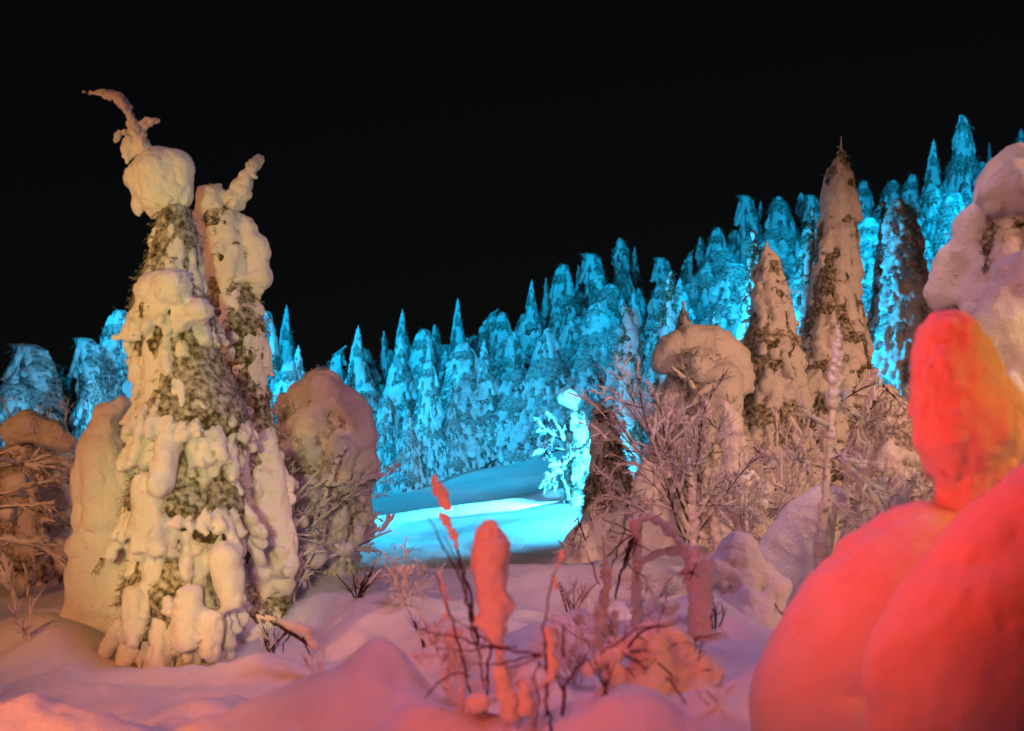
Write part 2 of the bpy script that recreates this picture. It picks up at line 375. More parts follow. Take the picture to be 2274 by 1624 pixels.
class Thing:
    def __init__(s, name, label, cat, x, depth, group=None, z=None):
        s.d = depth; X = (x - CX) / FV * depth; s.gz = gz(X, depth) if z is None else z
        s.o = bpy.data.objects.new(name, None); C.objects.link(s.o); s.o.location = (X, depth, s.gz)
        s.o.empty_display_size = 0.2
        s.o['label'] = label; s.o['category'] = cat
        if group: s.o['group'] = group
        s.b = np.array([X, depth, s.gz])
    def w(s, x, y, dd=0.0): return W(x, y, s.d + dd) - s.b
    def r(s, px): return px / FV * s.d
    def chain(s, pts, foot=False):
        out = [(s.w(p[0], p[1], p[3] if len(p) > 3 else 0.0), s.r(p[2])) for p in pts]
        if foot and out[0][0][2] > -0.1:
            out.insert(0, (np.array([out[0][0][0], out[0][0][1], -0.15]), out[0][1] * (1.0 if foot is True else foot)))
        return out
    def part(s, name, me, mat, parent=None): return link(name, me, mat, parent or s.o)
    def conifer(s, spine, lump_px, vox, lobes=(), mats=(SNOW, NEEDLE), **kw):
        ch = s.chain(spine, True); S = [c[0] for c in ch]; R = [c[1] for c in ch]
        sn, cr, nd, tr = conifer_meshes(S, R, kw.pop('seed', 1), s.r(lump_px), vox, lobes=[s.chain(l) for l in lobes], **kw)
        s.part('trunk', np_mesh('trunk', *tr), BARK)
        c = s.part('crown', np_mesh('crown', *cr), mats[1])
        if nd is not None: s.part('needle_fringe', np_mesh('needle_fringe', *nd, smooth=False), mats[1], c)['kind'] = 'stuff'
        s.part('snow_cover', np_mesh('snow_cover', *sn), mats[0])
        return s
    def snow(s, name, chains, vox, k=0.06, disp=((0.028, 3.0), (0.012, 5.5, 1), (0.007, 14.0, 1), (0.004, 30.0)), seed=3, foot=False, knobs=0, mat=SNOW, parent=None, knob_r=(0.3, 0.55), clumpy=0):
        if name in ('snow_clump', 'snow_sleeve', 'snow_foot') and len(chains) > 1:
            for q, ch in enumerate(chains): s.snow(name, [ch], vox, k, disp, seed + q, foot, knobs, mat, parent, knob_r, clumpy)
            return
        rng = np.random.default_rng(seed); pr = []
        for ch in chains:
            c = s.chain(ch, foot)
            if clumpy:      # many small snow lumps caught on a thin core
                pr += chain_prims([(a, max(r * 0.6, vox * 1.3)) for a, r in c], k * 0.5)
                S_, R_ = resample([a for a, r in c], [r for a, r in c], 0.01) if len(c) > 1 else (np.array([c[0][0]]), np.array([c[0][1]]))
                n = int(clumpy * (len(S_) * 0.01 / R_.mean() * 4 + 6))
                for q in range(n):
                    i = rng.integers(0, len(S_)); r = R_[i]; dv = rng.normal(0, 1, 3); dv /= np.linalg.norm(dv); rs = r * rng.uniform(0.3, 0.85)
                    x = S_[i] + dv * (r * 1.22 - rs) * rng.uniform(0.5, 1.15); pr.append((*x, *x, rs, rs, 0.22 * rs))
            else:
                pr += chain_prims(c, k)
            for q in range(knobs):
                i = rng.integers(0, len(c)); j = min(i + 1, len(c) - 1); t = rng.random()
                x = c[i][0] * (1 - t) + c[j][0] * t; r = c[i][1] * (1 - t) + c[j][1] * t
                dv = rng.normal(0, 1, 3); dv /= np.linalg.norm(dv); rs = r * rng.uniform(*knob_r); x = x + dv * (r - rs * 0.45)
                pr.append((*x, *x, rs, rs, k * 0.8))
        f = Field(pr, vox, sum(a[0] for a in disp) * 1.6 + 0.01); f.displace(disp, seed)
        return s.part(name, np_mesh(name, *f.mesh()), mat, parent)
    def limbs(s, roots, seed, lev=2, mat=BARK, snow=0.0, kids=5, bend=0.25, sag=0.0, spread=0.7, name='branch', sides=4, snow_r=2.0, min_r=0.0):
        """roots: ((x,y,dd),(x,y,dd), r_px): one branch each, with its twigs and the snow lying on it"""
        rng = np.random.default_rng(seed)
        for a, b, rp in roots:
            p = s.w(*a); q = s.w(*b); out = limb(p, q - p, np.linalg.norm(q - p), s.r(rp), rng, lev, [], bend, sag, spread, kids)
            o = s.part(name, np_mesh(name, *tubes([(x[0], np.maximum(x[1], min_r)) for x in out], sides)), mat)
            if snow > 0:
                sl = []
                for pts, rad, lv in out:
                    if rng.random() > snow: continue
                    i0 = rng.integers(0, max(1, len(pts) - 3)); i1 = rng.integers(i0 + 2, len(pts) + 1)
                    pp, ra = resample(pts[i0:i1], rad[i0:i1], 0.045)
                    ra = (ra * 0.5 + s.r(rp) * 0.35) * snow_r * (0.75 + 0.5 * rng.random(len(pp))); ra[0] *= 0.3; ra[-1] *= 0.3
                    pp = pp + np.array([0, 0, 1.0]) * (ra * 0.45)[:, None]
                    sl.append((pp, ra))
                if sl: s.part('snow_line', np_mesh('snow_line', *tubes(sl, 5)), SNOW, o)['kind'] = 'stuff'
        return s
    def twig_mass(s, blobs, n, seed, L_px, r_px=1.8, mat=RIME, lev=2, up=0.5, sag=0.25, kids=4, parent=None, front=0.0):
        """a tangle of fine rimed twigs growing outwards through the blobs (x, y, r[, dd])"""
        rng = np.random.default_rng(seed); out = []
        for q in range(n):
            b = blobs[q % len(blobs)]; c = s.w(b[0], b[1], b[3] if len(b) > 3 else 0.0); R = s.r(b[2])
            d = rng.normal(0, 1, 3); d[1] -= front; d /= np.linalg.norm(d); p = c + d * R * rng.uniform(0.55, 0.95); d = d + np.array([0, 0, up])
            limb(p, d, s.r(L_px) * rng.uniform(0.5, 1.3), s.r(r_px), rng, lev, out, 0.3, sag, 0.75, kids, 5)
        o = s.part('twig_mass', np_mesh('twig_mass', *tubes([(x[0], np.maximum(x[1], s.r(0.7))) for x in out], 3)), mat, parent); o['kind'] = 'stuff'
        return s
    def stems(s, polys, seed, mat=STEM, name='stem', sides=5, wob=0.004):
        rng = np.random.default_rng(seed)
        for pts in polys:
            A = np.array([s.w(p[0], p[1], p[3] if len(p) > 3 else 0.0) for p in pts]); r = np.array([s.r(p[2]) for p in pts])
            S, R = resample(A, r, 0.03); S = S + rng.normal(0, wob, S.shape)
            s.part(name, np_mesh(name, *tubes([(S, R)], sides)), mat)
        return s

# ------------------------------------------------------------------ near and middle trees
t = Thing('snow_laden_spruce', 'tall yellow-lit spruce with round snow head and curled whip on top', 'spruce', 395, 8.8)
t.conifer([(392, 1480, 132), (394, 1400, 134), (400, 1290, 134), (412, 1150, 132), (426, 1020, 130), (426, 920, 118), (405, 820, 102), (388, 740, 98), (378, 660, 84),
           (384, 590, 68), (392, 530, 62), (388, 486, 44)], 40, 0.019, seed=11, droop=2.0, nspr=1800, spr=0.06, disp=0.012, kids=3, big=0.12, cover=0.74, inner=0.9,
          lobes=[[(340, 650, 40, -0.18), (385, 640, 42, -0.28)], [(440, 690, 30, -0.3)], [(325, 700, 34, -0.1)], [(325, 1080, 30, -0.42), (318, 1180, 26, -0.46)], [(345, 1100, 26, -0.45), (350, 1220, 22, -0.5)],
                 [(500, 1240, 34, -0.40), (515, 1330, 28, -0.42)], [(420, 1330, 30, -0.5), (410, 1420, 26, -0.52)], [(300, 1330, 28, -0.4), (296, 1400, 24, -0.4)], [(470, 1380, 26, -0.48), (466, 1450, 22, -0.48)]])
t.snow('snow_head', [[(350, 385, 56), (356, 428, 54)], [(394, 374, 36), (398, 430, 33)], [(308, 398, 32), (330, 400, 40)], [(312, 430, 14), (303, 456, 9), (306, 474, 4)], [(372, 455, 38), (380, 486, 22)], [(345, 460, 20), (340, 480, 6)], [(404, 455, 16), (406, 480, 5)]],
       0.011, k=0.06, seed=21, disp=((0.016, 3.5), (0.006, 9.0, 1), (0.005, 20.0, 1), (0.003, 36.0)))
t.snow('bent_whip', [[(328, 345, 17.6), (312, 312, 18.9), (297, 285, 13.5), (290, 255, 10.8), (278, 232, 12.2), (258, 216, 13.5), (232, 207, 10.8), (205, 207, 5.4), (186, 205, 3.4)],
                     [(292, 320, 20.2), (286, 342, 13.5), (282, 360, 4.1)], [(305, 288, 6.8), (325, 268, 6.1), (352, 270, 6.8)], [(318, 290, 5.4), (338, 274, 5.4)], [(290, 292, 6.8), (268, 296, 6.8), (256, 312, 5.4)]],
       0.008, k=0.02, seed=22, clumpy=1.6, disp=((0.008, 14.0), (0.006, 30.0, 1)))
t.twig_mass([(394, 1400, 128), (400, 1290, 138), (412, 1150, 138), (428, 1020, 136), (428, 920, 120), (405, 820, 98), (388, 740, 86), (378, 660, 74), (386, 560, 58)], 230, 12, 30, 1.3, up=-0.9, sag=0.9, lev=1, kids=5)

t = Thing('snow_laden_spruce', 'grey snow-laden spruce with upright horn, standing behind the tall yellow-lit one', 'spruce', 530, 9.9)
t.conifer([(545, 1330, 95), (545, 1150, 95), (545, 980, 80), (538, 860, 72), (528, 760, 66), (515, 660, 58), (505, 570, 52), (488, 500, 44), (470, 445, 34), (462, 425, 18)], 48, 0.022, seed=31, nspr=700,
          spr=0.08, disp=0.016, cover=0.82, droop=1.5, kids=4, big=0.2, inner=0.89,
          lobes=[[(470, 445, 34)], [(545, 510, 24), (572, 550, 26), (578, 610, 24), (572, 640, 16)], [(555, 690, 28)], [(482, 423, 12)]])
t.snow('upright_horn', [[(512, 465, 27.6), (532, 425, 23.0), (550, 390, 19.5), (566, 364, 13.8), (584, 348, 5.8)]], 0.010, k=0.006, seed=32, clumpy=2.2, disp=((0.010, 12.0), (0.006, 28.0, 1)))

t = Thing('snow_covered_shrub', 'smooth orange-lit column of snow left against the tall spruce', 'shrub', 222, 9.4)
t.snow('snow_cover', [[(205, 1400, 70), (208, 1290, 48), (222, 1180, 50), (222, 1080, 44), (228, 990, 52), (242, 930, 44), (272, 905, 24)], [(240, 1170, 50), (262, 1080, 50)], [(300, 1430, 60), (285, 1300, 45)], [(196, 1230, 36), (180, 1330, 30)]], 0.022, k=0.1, seed=41, foot=True, disp=((0.05, 2.2), (0.025, 4.0, 1), (0.008, 11.0, 1), (0.004, 26)))
t.limbs([((262, 935, -0.25), (280, 1000, -0.3), 3), ((225, 1240, -0.45), (215, 1275, -0.55), 4)], 42, lev=1, mat=NEEDLE)

t = Thing('birch_thicket', 'rimed birch thicket with arching twigs at the left edge', 'thicket', 80, 11.8)
t.conifer([(85, 1290, 95), (85, 1180, 110), (85, 1080, 112), (80, 1000, 95), (75, 960, 60), (75, 945, 25)], 50, 0.03, mats=(SNOW, NEEDLE_PALE), seed=51, nspr=1500, spr=0.065, cover=0.78, kids=3, disp=0.02, inner=0.88)
t.limbs([((-10, 1010, -0.9), (60, 990, -1.0), 4), ((-20, 1040, -1.1), (180, 985, -1.0), 5), ((-20, 1130, -1.1), (170, 1110, -1.0), 4), ((-30, 1190, -1.2), (170, 1200, -1.0), 5), ((40, 1350, -1.0), (20, 1210, -1.1), 5),
         ((-10, 1100, -1.1), (150, 1060, -1.1), 4), ((60, 1330, -0.9), (80, 1190, -1.0), 4)], 52, lev=2, snow=0.8, sag=0.35, mat=RIME, kids=5)
t.twig_mass([(60, 1010, 80), (100, 1100, 95), (40, 1180, 90), (110, 1210, 80), (130, 1030, 70)], 110, 54, 75, front=0.8)
t.snow('snow_cap', [[(30, 960, 26, -0.5), (70, 945, 28, -0.5), (120, 965, 30, -0.4), (150, 985, 22, -0.4)], [(35, 1075, 22, -0.9)], [(20, 1140, 20, -1.0)]], 0.02, k=0.08, seed=53)

t = Thing('snow_covered_bush', 'peach domed bush with birch stem, between the tall spruce and the blue clearing', 'bush', 715, 11.8)
t.conifer([(700, 1260, 95), (708, 1150, 108), (718, 1040, 112), (722, 950, 105), (722, 890, 80), (712, 858, 45)], 48, 0.027, mats=(SNOW, NEEDLE_PALE), seed=61, nspr=1800, spr=0.06, cover=0.8, kids=3, disp=0.018, inner=0.88,
          lobes=[[(670, 880, 32, -0.2), (715, 868, 40, -0.3), (760, 890, 36, -0.3)], [(792, 918, 34, -0.3), (806, 970, 28, -0.3), (812, 1010, 20, -0.3)], [(760, 1000, 34, -0.45)], [(640, 905, 30)], [(690, 940, 46, -0.35)]])
t.stems([[(708, 1260, 8, -0.7), (715, 1180, 9, -0.75), (722, 1090, 9, -0.8), (745, 1030, 8, -0.8), (772, 985, 4, -0.7)]], 62, mat=RIME, name='birch_stem')
t.limbs([((700, 1250, -0.9), (860, 1160, -0.9), 5), ((735, 1060, -0.8), (640, 1120, -1.0), 4), ((730, 1080, -0.8), (860, 1050, -0.9), 4), ((690, 1250, -0.8), (610, 1110, -1.0), 4),
         ((650, 1220, -0.8), (700, 1100, -1.0), 4), ((715, 1150, -0.8), (800, 1080, -0.9), 4), ((800, 1200, -0.6), (840, 1130, -0.7), 4), ((610, 1180, -0.9), (600, 1060, -0.9), 4)], 63, lev=2, snow=0.7, mat=RIME, sag=0.15)
t.twig_mass([(680, 1000, 80, -0.1), (720, 1090, 100, -0.1), (650, 1120, 70, -0.1), (770, 1120, 70), (700, 1180, 90), (800, 1070, 40)], 130, 65, 70, front=0.8)
t.snow('snow_clump', [[(765, 1225, 22, -1.3)], [(790, 1200, 14, -1.2), (800, 1165, 12, -1.2)], [(650, 1230, 20, -1.1), (700, 1240, 26, -1.2)]], 0.014, k=0.04, seed=64, clumpy=1.6)

t = Thing('dim_spruce', 'dim violet rimed spruce in front of the glaring blue light', 'spruce', 1350, 15.0)
t.conifer([(1362, 1190, 76), (1358, 1110, 60), (1352, 1040, 46), (1348, 980, 35), (1340, 930, 22), (1328, 902, 9), (1318, 890, 3)], 28, 0.026, seed=71, nspr=1800, spr=0.08, cover=0.72, kids=4, disp=0.012, droop=1.5, inner=0.9)
t.twig_mass([(1352, 1040, 40), (1358, 1110, 52), (1362, 1170, 62), (1346, 970, 28)], 70, 74, 24, 1.3, up=-0.7, sag=0.8, lev=1, kids=4)
t.limbs([((1345, 960, -0.2), (1420, 1010, -0.3), 4), ((1340, 930, -0.2), (1400, 950, -0.3), 3), ((1320, 920, -0.2), (1380, 910, -0.2), 4)], 72, lev=2, mat=BARK, snow=0.5)

t = Thing('buried_shrub', 'low violet mound of snow-buried shrubs right of the blue clearing', 'shrub', 1360, 12.6)
t.snow('snow_cover', [[(1300, 1290, 60), (1310, 1220, 55), (1340, 1180, 40)], [(1420, 1280, 100), (1430, 1180, 75), (1442, 1100, 46), (1436, 1050, 26)], [(1250, 1260, 35)]], 0.022, k=0.16, seed=81, foot=True, disp=((0.05, 1.8), (0.02, 8.0)))
t.twig_mass([(1280, 1210, 40, -0.2), (1330, 1180, 40, -0.2), (1400, 1150, 50, -0.2), (1450, 1100, 40, -0.2)], 50, 83, 40, front=0.7)
t.limbs([((1270, 1200, -0.5), (1285, 1170, -0.5), 3), ((1300, 1200, -0.6), (1290, 1150, -0.7), 3), ((1390, 1130, -0.6), (1410, 1060, -0.7), 5)], 82, lev=2, mat=NEEDLE)

t = Thing('snow_domed_tree', 'bushy tree under a thick rounded snow dome with brown twigs showing below it', 'tree', 1560, 14.0)
t.conifer([(1560, 1190, 125), (1555, 1060, 118), (1552, 960, 108), (1555, 880, 98), (1556, 825, 78)], 46, 0.031, mats=(SNOW, NEEDLE_PALE), seed=91, nspr=1500, spr=0.07, cover=0.78, droop=1.6, kids=3, disp=0.02, inner=0.9,
          lobes=[[(1470, 806, 30), (1496, 778, 36), (1535, 766, 40), (1580, 776, 46), (1618, 806, 44), (1640, 852, 34)], [(1600, 850, 48, -0.35), (1606, 910, 40, -0.4)], [(1545, 800, 24, -0.4), (1556, 840, 12, -0.45)], [(1480, 900, 26, -0.3)]])
t.stems([[(1585, 1050, 9, -0.5), (1570, 900, 9, -0.5), (1530, 850, 7, -0.45), (1490, 815, 4, -0.4)], [(1600, 860, 9, -0.55), (1570, 862, 10, -0.6), (1540, 890, 8, -0.6), (1520, 930, 5, -0.55)]], 92, mat=RIME, name='bowed_trunk')
t.twig_mass([(1520, 850, 60, -0.3), (1550, 950, 80, -0.2), (1560, 1060, 90, -0.2), (1500, 1000, 60, -0.3)], 60, 93, 70, front=0.6)

t = Thing('small_spruce', 'small dark red-brown spruce tip rising above the snow dome', 'spruce', 1517, 17.5)
t.conifer([(1520, 900, 48), (1518, 780, 32), (1517, 730, 20), (1517, 695, 9), (1517, 672, 3)], 22, 0.026, seed=101, nspr=500, spr=0.07, cover=0.45, kids=2)

t = Thing('medium_spruce', 'peach-lit drooping spruce left of the tallest spire on the right', 'spruce', 1702, 15.0)
t.conifer([(1690, 1150, 125), (1695, 1040, 112), (1700, 930, 94), (1706, 830, 74), (1712, 730, 56), (1714, 650, 44), (1706, 590, 25), (1703, 555, 10), (1702, 540, 4)], 36, 0.029, seed=111, nspr=1600, spr=0.075, disp=0.015, cover=0.72, droop=1.5, kids=4, big=0.15, inner=0.89)
t.twig_mass([(1695, 1040, 100), (1700, 940, 84), (1706, 840, 66), (1712, 740, 48), (1714, 660, 36), (1704, 590, 20)], 150, 112, 26, 1.4, up=-0.9, sag=0.8, lev=1, kids=4)

t = Thing('spire_spruce', 'tallest peach spruce on the right with snow hood and bare tip', 'spruce', 1850, 15.6)
t.conifer([(1840, 1180, 130), (1840, 1060, 120), (1842, 930, 105), (1846, 820, 88), (1852, 720, 76), (1855, 620, 58), (1857, 540, 50), (1862, 470, 38), (1863, 400, 30), (1864, 362, 14), (1866, 340, 6)], 38, 0.029, seed=121, nspr=1600, spr=0.075,
          disp=0.015, cover=0.74, droop=1.4, kids=4, big=0.18, inner=0.88, lobes=[[(1862, 400, 27), (1862, 445, 33), (1860, 480, 32)], [(1866, 520, 30, -0.1)], [(1884, 610, 34)], [(1885, 700, 32)], [(1800, 860, 34, -0.3)]])
t.stems([[(1864, 370, 5), (1866, 340, 3), (1868, 302, 1.2)]], 122, mat=RIME, name='bare_tip')
t.limbs([((1866, 345, 0), (1884, 352, 0), 4), ((1866, 352, 0), (1850, 358, 0), 4), ((1867, 332, 0), (1880, 338, 0), 3), ((1867, 326, 0), (1858, 330, 0), 2), ((1865, 366, 0), (1886, 368, 0), 4), ((1865, 370, 0), (1846, 376, 0), 4)], 123, lev=1, mat=RIME)
t.twig_mass([(1840, 1060, 106), (1842, 930, 95), (1846, 820, 80), (1852, 720, 68), (1855, 620, 54), (1857, 540, 46)], 150, 124, 26, 1.4, up=-0.9, sag=0.8, lev=1, kids=4)

t = Thing('blue_edged_spruce', 'violet spruce with a bright blue left side, right of the tallest spire', 'spruce', 2010, 18.0)
t.conifer([(2015, 1020, 92), (2012, 900, 80), (2010, 780, 66), (2010, 680, 55), (2008, 580, 42), (2004, 500, 36), (1998, 455, 24), (1990, 446, 8)], 26, 0.032, seed=131, nspr=1600, spr=0.12, disp=0.014, cover=0.88, droop=1.8, kids=3, inner=0.86, mats=(SNOW, NEEDLE_PALE))
t.twig_mass([(2012, 900, 72), (2010, 780, 60), (2010, 680, 50), (2008, 580, 38), (2004, 500, 30)], 110, 132, 24, 1.3, up=-0.9, sag=0.8, lev=1, kids=4)

t = Thing('giant_snow_tree', 'huge bulging snow-smothered tree cut by the right edge', 'tree', 2255, 8.0)
t.conifer([(2240, 1250, 150), (2240, 1050, 160), (2240, 900, 175), (2245, 760, 170), (2255, 640, 165), (2262, 540, 140), (2272, 450, 115), (2280, 390, 70)], 88, 0.03, seed=141, nspr=1500, spr=0.08, disp=0.016, cover=0.84, kids=4, big=0.3, inner=0.88,
          lobes=[[(2290, 390, 68), (2230, 400, 46), (2200, 440, 42)], [(2160, 490, 38, -0.1), (2140, 560, 40, -0.1)], [(2110, 590, 36), (2100, 650, 34)], [(2275, 620, 60, -0.5), (2230, 720, 55, -0.55), (2200, 800, 45, -0.5)],
                 [(2280, 760, 60, -0.55), (2265, 860, 60, -0.6)], [(2130, 760, 40, -0.2)], [(2215, 440, 44, -0.35), (2260, 420, 60, -0.4)]])

# ------------------------------------------------------------------ twiggy growth of the middle ground
t = Thing('birch_sapling', 'rimed birch sapling fanning out twigs before the snow dome', 'sapling', 1540, 9.6)
t.limbs([((1535, 1230, 0), (1425, 790, -0.3), 4), ((1540, 1230, 0), (1480, 850, 0.2), 4), ((1545, 1220, 0), (1540, 880, -0.2), 4), ((1548, 1200, 0.05), (1600, 920, 0.2), 4), ((1550, 1180, 0), (1680, 1020, -0.2), 4),
         ((1530, 1160, 0), (1390, 930, -0.2), 4), ((1535, 1120, 0), (1400, 860, 0.2), 3.5), ((1540, 1060, 0), (1440, 1000, -0.3), 3), ((1545, 1120, 0), (1640, 1120, -0.2), 3), ((1530, 1200, 0), (1310, 1100, -0.2), 2.5),
         ((1520, 1100, 0), (1460, 820, 0), 3), ((1510, 1000, 0), (1440, 900, 0.2), 3), ((1560, 1100, 0), (1620, 1040, 0.2), 3)],
        151, lev=3, snow=0.5, kids=6, spread=0.75, mat=BARK, snow_r=1.3)
t.snow('snow_sleeve', [[(1540, 1260, 11), (1540, 1180, 12), (1536, 1080, 10), (1528, 1020, 6)], [(1596, 1225, 9), (1590, 1170, 13), (1575, 1120, 6)], [(1560, 1190, 7), (1520, 1130, 6), (1500, 1050, 4)]], 0.010, k=0.02, seed=152, clumpy=1.4, disp=((0.006, 12.0), (0.005, 26.0, 1), (0.003, 50.0)))

t = Thing('snow_finger', 'upright finger of snow standing beside the drooping spruce', 'snow-covered stump', 1622, 11.4)
t.snow('snow_cover', [[(1625, 1250, 55), (1628, 1120, 40), (1630, 1000, 24), (1624, 930, 21), (1612, 900, 15)]], 0.016, k=0.05, seed=161, foot=True)
t.limbs([((1600, 960, -0.1), (1570, 930, -0.1), 4), ((1605, 1000, -0.2), (1560, 1010, -0.2), 4)], 162, lev=2, mat=NEEDLE)

t = Thing('leaning_sapling', 'bare leaning sapling with yellow-lit snowy top, before the tallest spire', 'sapling', 1830, 8.4)
t.stems([[(1822, 1330, 9), (1826, 1180, 10), (1836, 1060, 9), (1846, 940, 9), (1856, 830, 8), (1862, 740, 4)]], 171, mat=RIME, name='trunk')
t.snow('snow_sleeve', [[(1822, 1270, 18), (1824, 1180, 17), (1826, 1120, 9)], [(1850, 900, 13), (1856, 840, 17), (1860, 780, 13), (1862, 725, 5)], [(1844, 960, 12), (1838, 1040, 9)]], 0.010, k=0.012, clumpy=1.5, seed=172, disp=((0.006, 12.0), (0.005, 26.0, 1), (0.003, 50.0)))
t.limbs([((1840, 1000, 0), (1990, 1150, -0.3), 5), ((1842, 980, 0), (1960, 1130, -0.2), 5), ((1845, 950, 0), (1780, 930, -0.2), 4), ((1836, 1040, 0), (1740, 1010, -0.2), 4), ((1850, 880, 0), (1940, 960, 0.2), 4),
         ((1838, 1020, 0), (1920, 1010, -0.2), 4), ((1845, 930, 0), (1900, 860, 0.2), 3), ((1832, 1100, 0), (1920, 1180, -0.2), 3)], 173, lev=2, snow=0.8, kids=5, mat=RIME)

t = Thing('rimed_bush', 'grey-brown rimed round bush behind the red snow pillar', 'bush', 1965, 11.0)
t.conifer([(1960, 1230, 90), (1965, 1120, 95), (1970, 1000, 85), (1968, 920, 62), (1960, 880, 30)], 34, 0.03, mats=(SNOW, NEEDLE_PALE), seed=181, nspr=1800, spr=0.07, cover=0.75, kids=3, inner=0.9, disp=0.02)
t.twig_mass([(1960, 940, 70), (1980, 1040, 85), (1930, 1090, 80), (2020, 1100, 60)], 110, 183, 60, front=0.8)
t.limbs([((1850, 900, -0.6), (1960, 850, -0.8), 4), ((1960, 855, -0.8), (2040, 920, -0.7), 4), ((1900, 950, -0.9), (1960, 860, -0.9), 4), ((2000, 1060, -1.0), (2070, 1070, -1.0), 4)], 182, lev=2, snow=0.6, sag=0.3)

for lab, x, y, d, seed, blobs, clumps in [
    ('pale rimed bush between the drooping spruce and the leaning sapling', 1735, 1150, 10.3, 601, [(1735, 1060, 60), (1760, 1000, 50), (1700, 1110, 55), (1760, 1120, 60)], [[(1720, 1030, 14), (1735, 1012, 10)], [(1770, 985, 12)], [(1700, 1090, 16)]]),
    ('low rimed bush right of the fanning birch sapling', 1655, 1200, 9.9, 602, [(1650, 1100, 50), (1680, 1150, 55), (1620, 1150, 50)], [[(1650, 1070, 15), (1668, 1060, 11)], [(1690, 1120, 15)], [(1625, 1130, 12)]]),
    ('rimed twig bush just right of the tall yellow-lit spruce', 640, 1260, 10.4, 603, [(630, 1130, 55), (660, 1190, 60), (610, 1200, 50)], [[(640, 1080, 14), (655, 1075, 10)], [(670, 1160, 16)], [(612, 1150, 13)]]),
    ('rimed twig bush between the leaning sapling and the red pillar', 1990, 1180, 8.8, 604, [(1930, 1110, 50), (1980, 1150, 50), (2020, 1120, 40)], [[(1940, 1080, 13), (1955, 1072, 10)], [(1990, 1120, 14)]])]:
    t = Thing('twig_bush', lab, 'bush', x, d, 'rimed twig bushes of the middle ground'); rg = np.random.default_rng(seed)
    yg = HY - (t.gz - CAMZ) * FV / d
    t.limbs([((x + rg.uniform(-20, 20), yg + 10, 0), (b[0] + rg.uniform(-20, 20), b[1] - b[2] * 0.8, rg.uniform(-0.3, 0.3)), 3.5) for b in blobs for q in (0, 1)], seed, lev=2, mat=RIME, snow=0.7, kids=5, snow_r=1.6)
    t.twig_mass(blobs, 60, seed, 60, 1.5, front=0.4)
    t.snow('snow_clump', clumps, 0.012, k=0.02, seed=seed, clumpy=1.5)

t = Thing('snow_hump', 'yellow-lit hook-shaped hump of snow behind the leaning sapling', 'snow-covered shrub', 1780, 9.3)
t.snow('snow_cover', [[(1755, 1290, 85), (1770, 1220, 72), (1795, 1160, 56), (1825, 1118, 34), (1856, 1112, 22), (1868, 1130, 14)], [(1690, 1260, 45)]], 0.018, k=0.1, seed=191, foot=True, disp=((0.02, 3.0), (0.006, 12.0)))

t = Thing('lumpy_snow_bush', 'pale lumpy snow-heaped bush left of the yellow hump', 'bush', 1650, 7.9)
t.snow('snow_cover', [[(1640, 1390, 62), (1645, 1300, 56), (1655, 1250, 62)], [(1600, 1260, 34), (1596, 1320, 30)], [(1700, 1290, 40), (1705, 1350, 36)], [(1690, 1390, 46)], [(1610, 1380, 50)], [(1668, 1340, 40, -0.25)]], 0.015, k=0.05, seed=201, clumpy=2.5, foot=1.3)
t.limbs([((1622, 1290, -0.3), (1612, 1310, -0.35), 4), ((1720, 1340, -0.3), (1745, 1380, -0.4), 3)], 202, lev=1, mat=NEEDLE)

t = Thing('bent_sapling', 'snow-crusted sapling bent over into an arch near the middle right', 'sapling', 1545, 6.9)
t.snow('snow_cover', [[(1548, 1480, 27), (1546, 1380, 22), (1548, 1300, 25), (1546, 1245, 20), (1512, 1205, 13), (1475, 1165, 13), (1440, 1150, 10), (1415, 1152, 9)], [(1550, 1228, 14), (1500, 1222, 12), (1452, 1230, 9), (1424, 1250, 6)],
                      [(1566, 1250, 15), (1570, 1330, 13)], [(1412, 1155, 12), (1405, 1170, 9)], [(1545, 1250, 6), (1520, 1290, 5)], [(1540, 1255, 6), (1508, 1275, 4)]], 0.0115, k=0.03, seed=211, clumpy=1.5, foot=True, disp=((0.006, 12.0), (0.005, 26.0, 1), (0.003, 50.0)))
t.stems([[(1424, 1160, 3), (1400, 1200, 4), (1372, 1290, 3), (1366, 1330, 2)], [(1420, 1170, 2), (1370, 1215, 2), (1330, 1260, 1.2)], [(1410, 1190, 2), (1350, 1180, 1.2)], [(1425, 1160, 2), (1470, 1140, 1.6)], [(1400, 1180, 2), (1335, 1150, 1)]], 212)
t.limbs([((1420, 1165, 0), (1370, 1260, -0.1), 3), ((1425, 1165, 0), (1400, 1290, -0.1), 2), ((1545, 1250, -0.2), (1530, 1290, -0.25), 3)], 213, lev=2, mat=STEM, kids=4)

t = Thing('sleeved_sapling', 'slender pink snow-coated stem left of the arched sapling', 'sapling', 1340, 6.4)
t.snow('snow_cover', [[(1326, 1500, 26), (1330, 1430, 17), (1338, 1370, 20), (1343, 1320, 13), (1346, 1280, 15), (1344, 1245, 7), (1340, 1215, 3)], [(1366, 1460, 15), (1362, 1400, 12), (1366, 1360, 8)]], 0.011, k=0.015, seed=221, clumpy=1.6, foot=True, disp=((0.006, 12.0), (0.005, 26.0, 1), (0.003, 50.0)))
t.stems([[(1350, 1280, 2), (1380, 1200, 2), (1390, 1140, 1.2)], [(1330, 1300, 1.6), (1300, 1220, 1.0)], [(1345, 1250, 2), (1336, 1190, 1.4)]], 222)

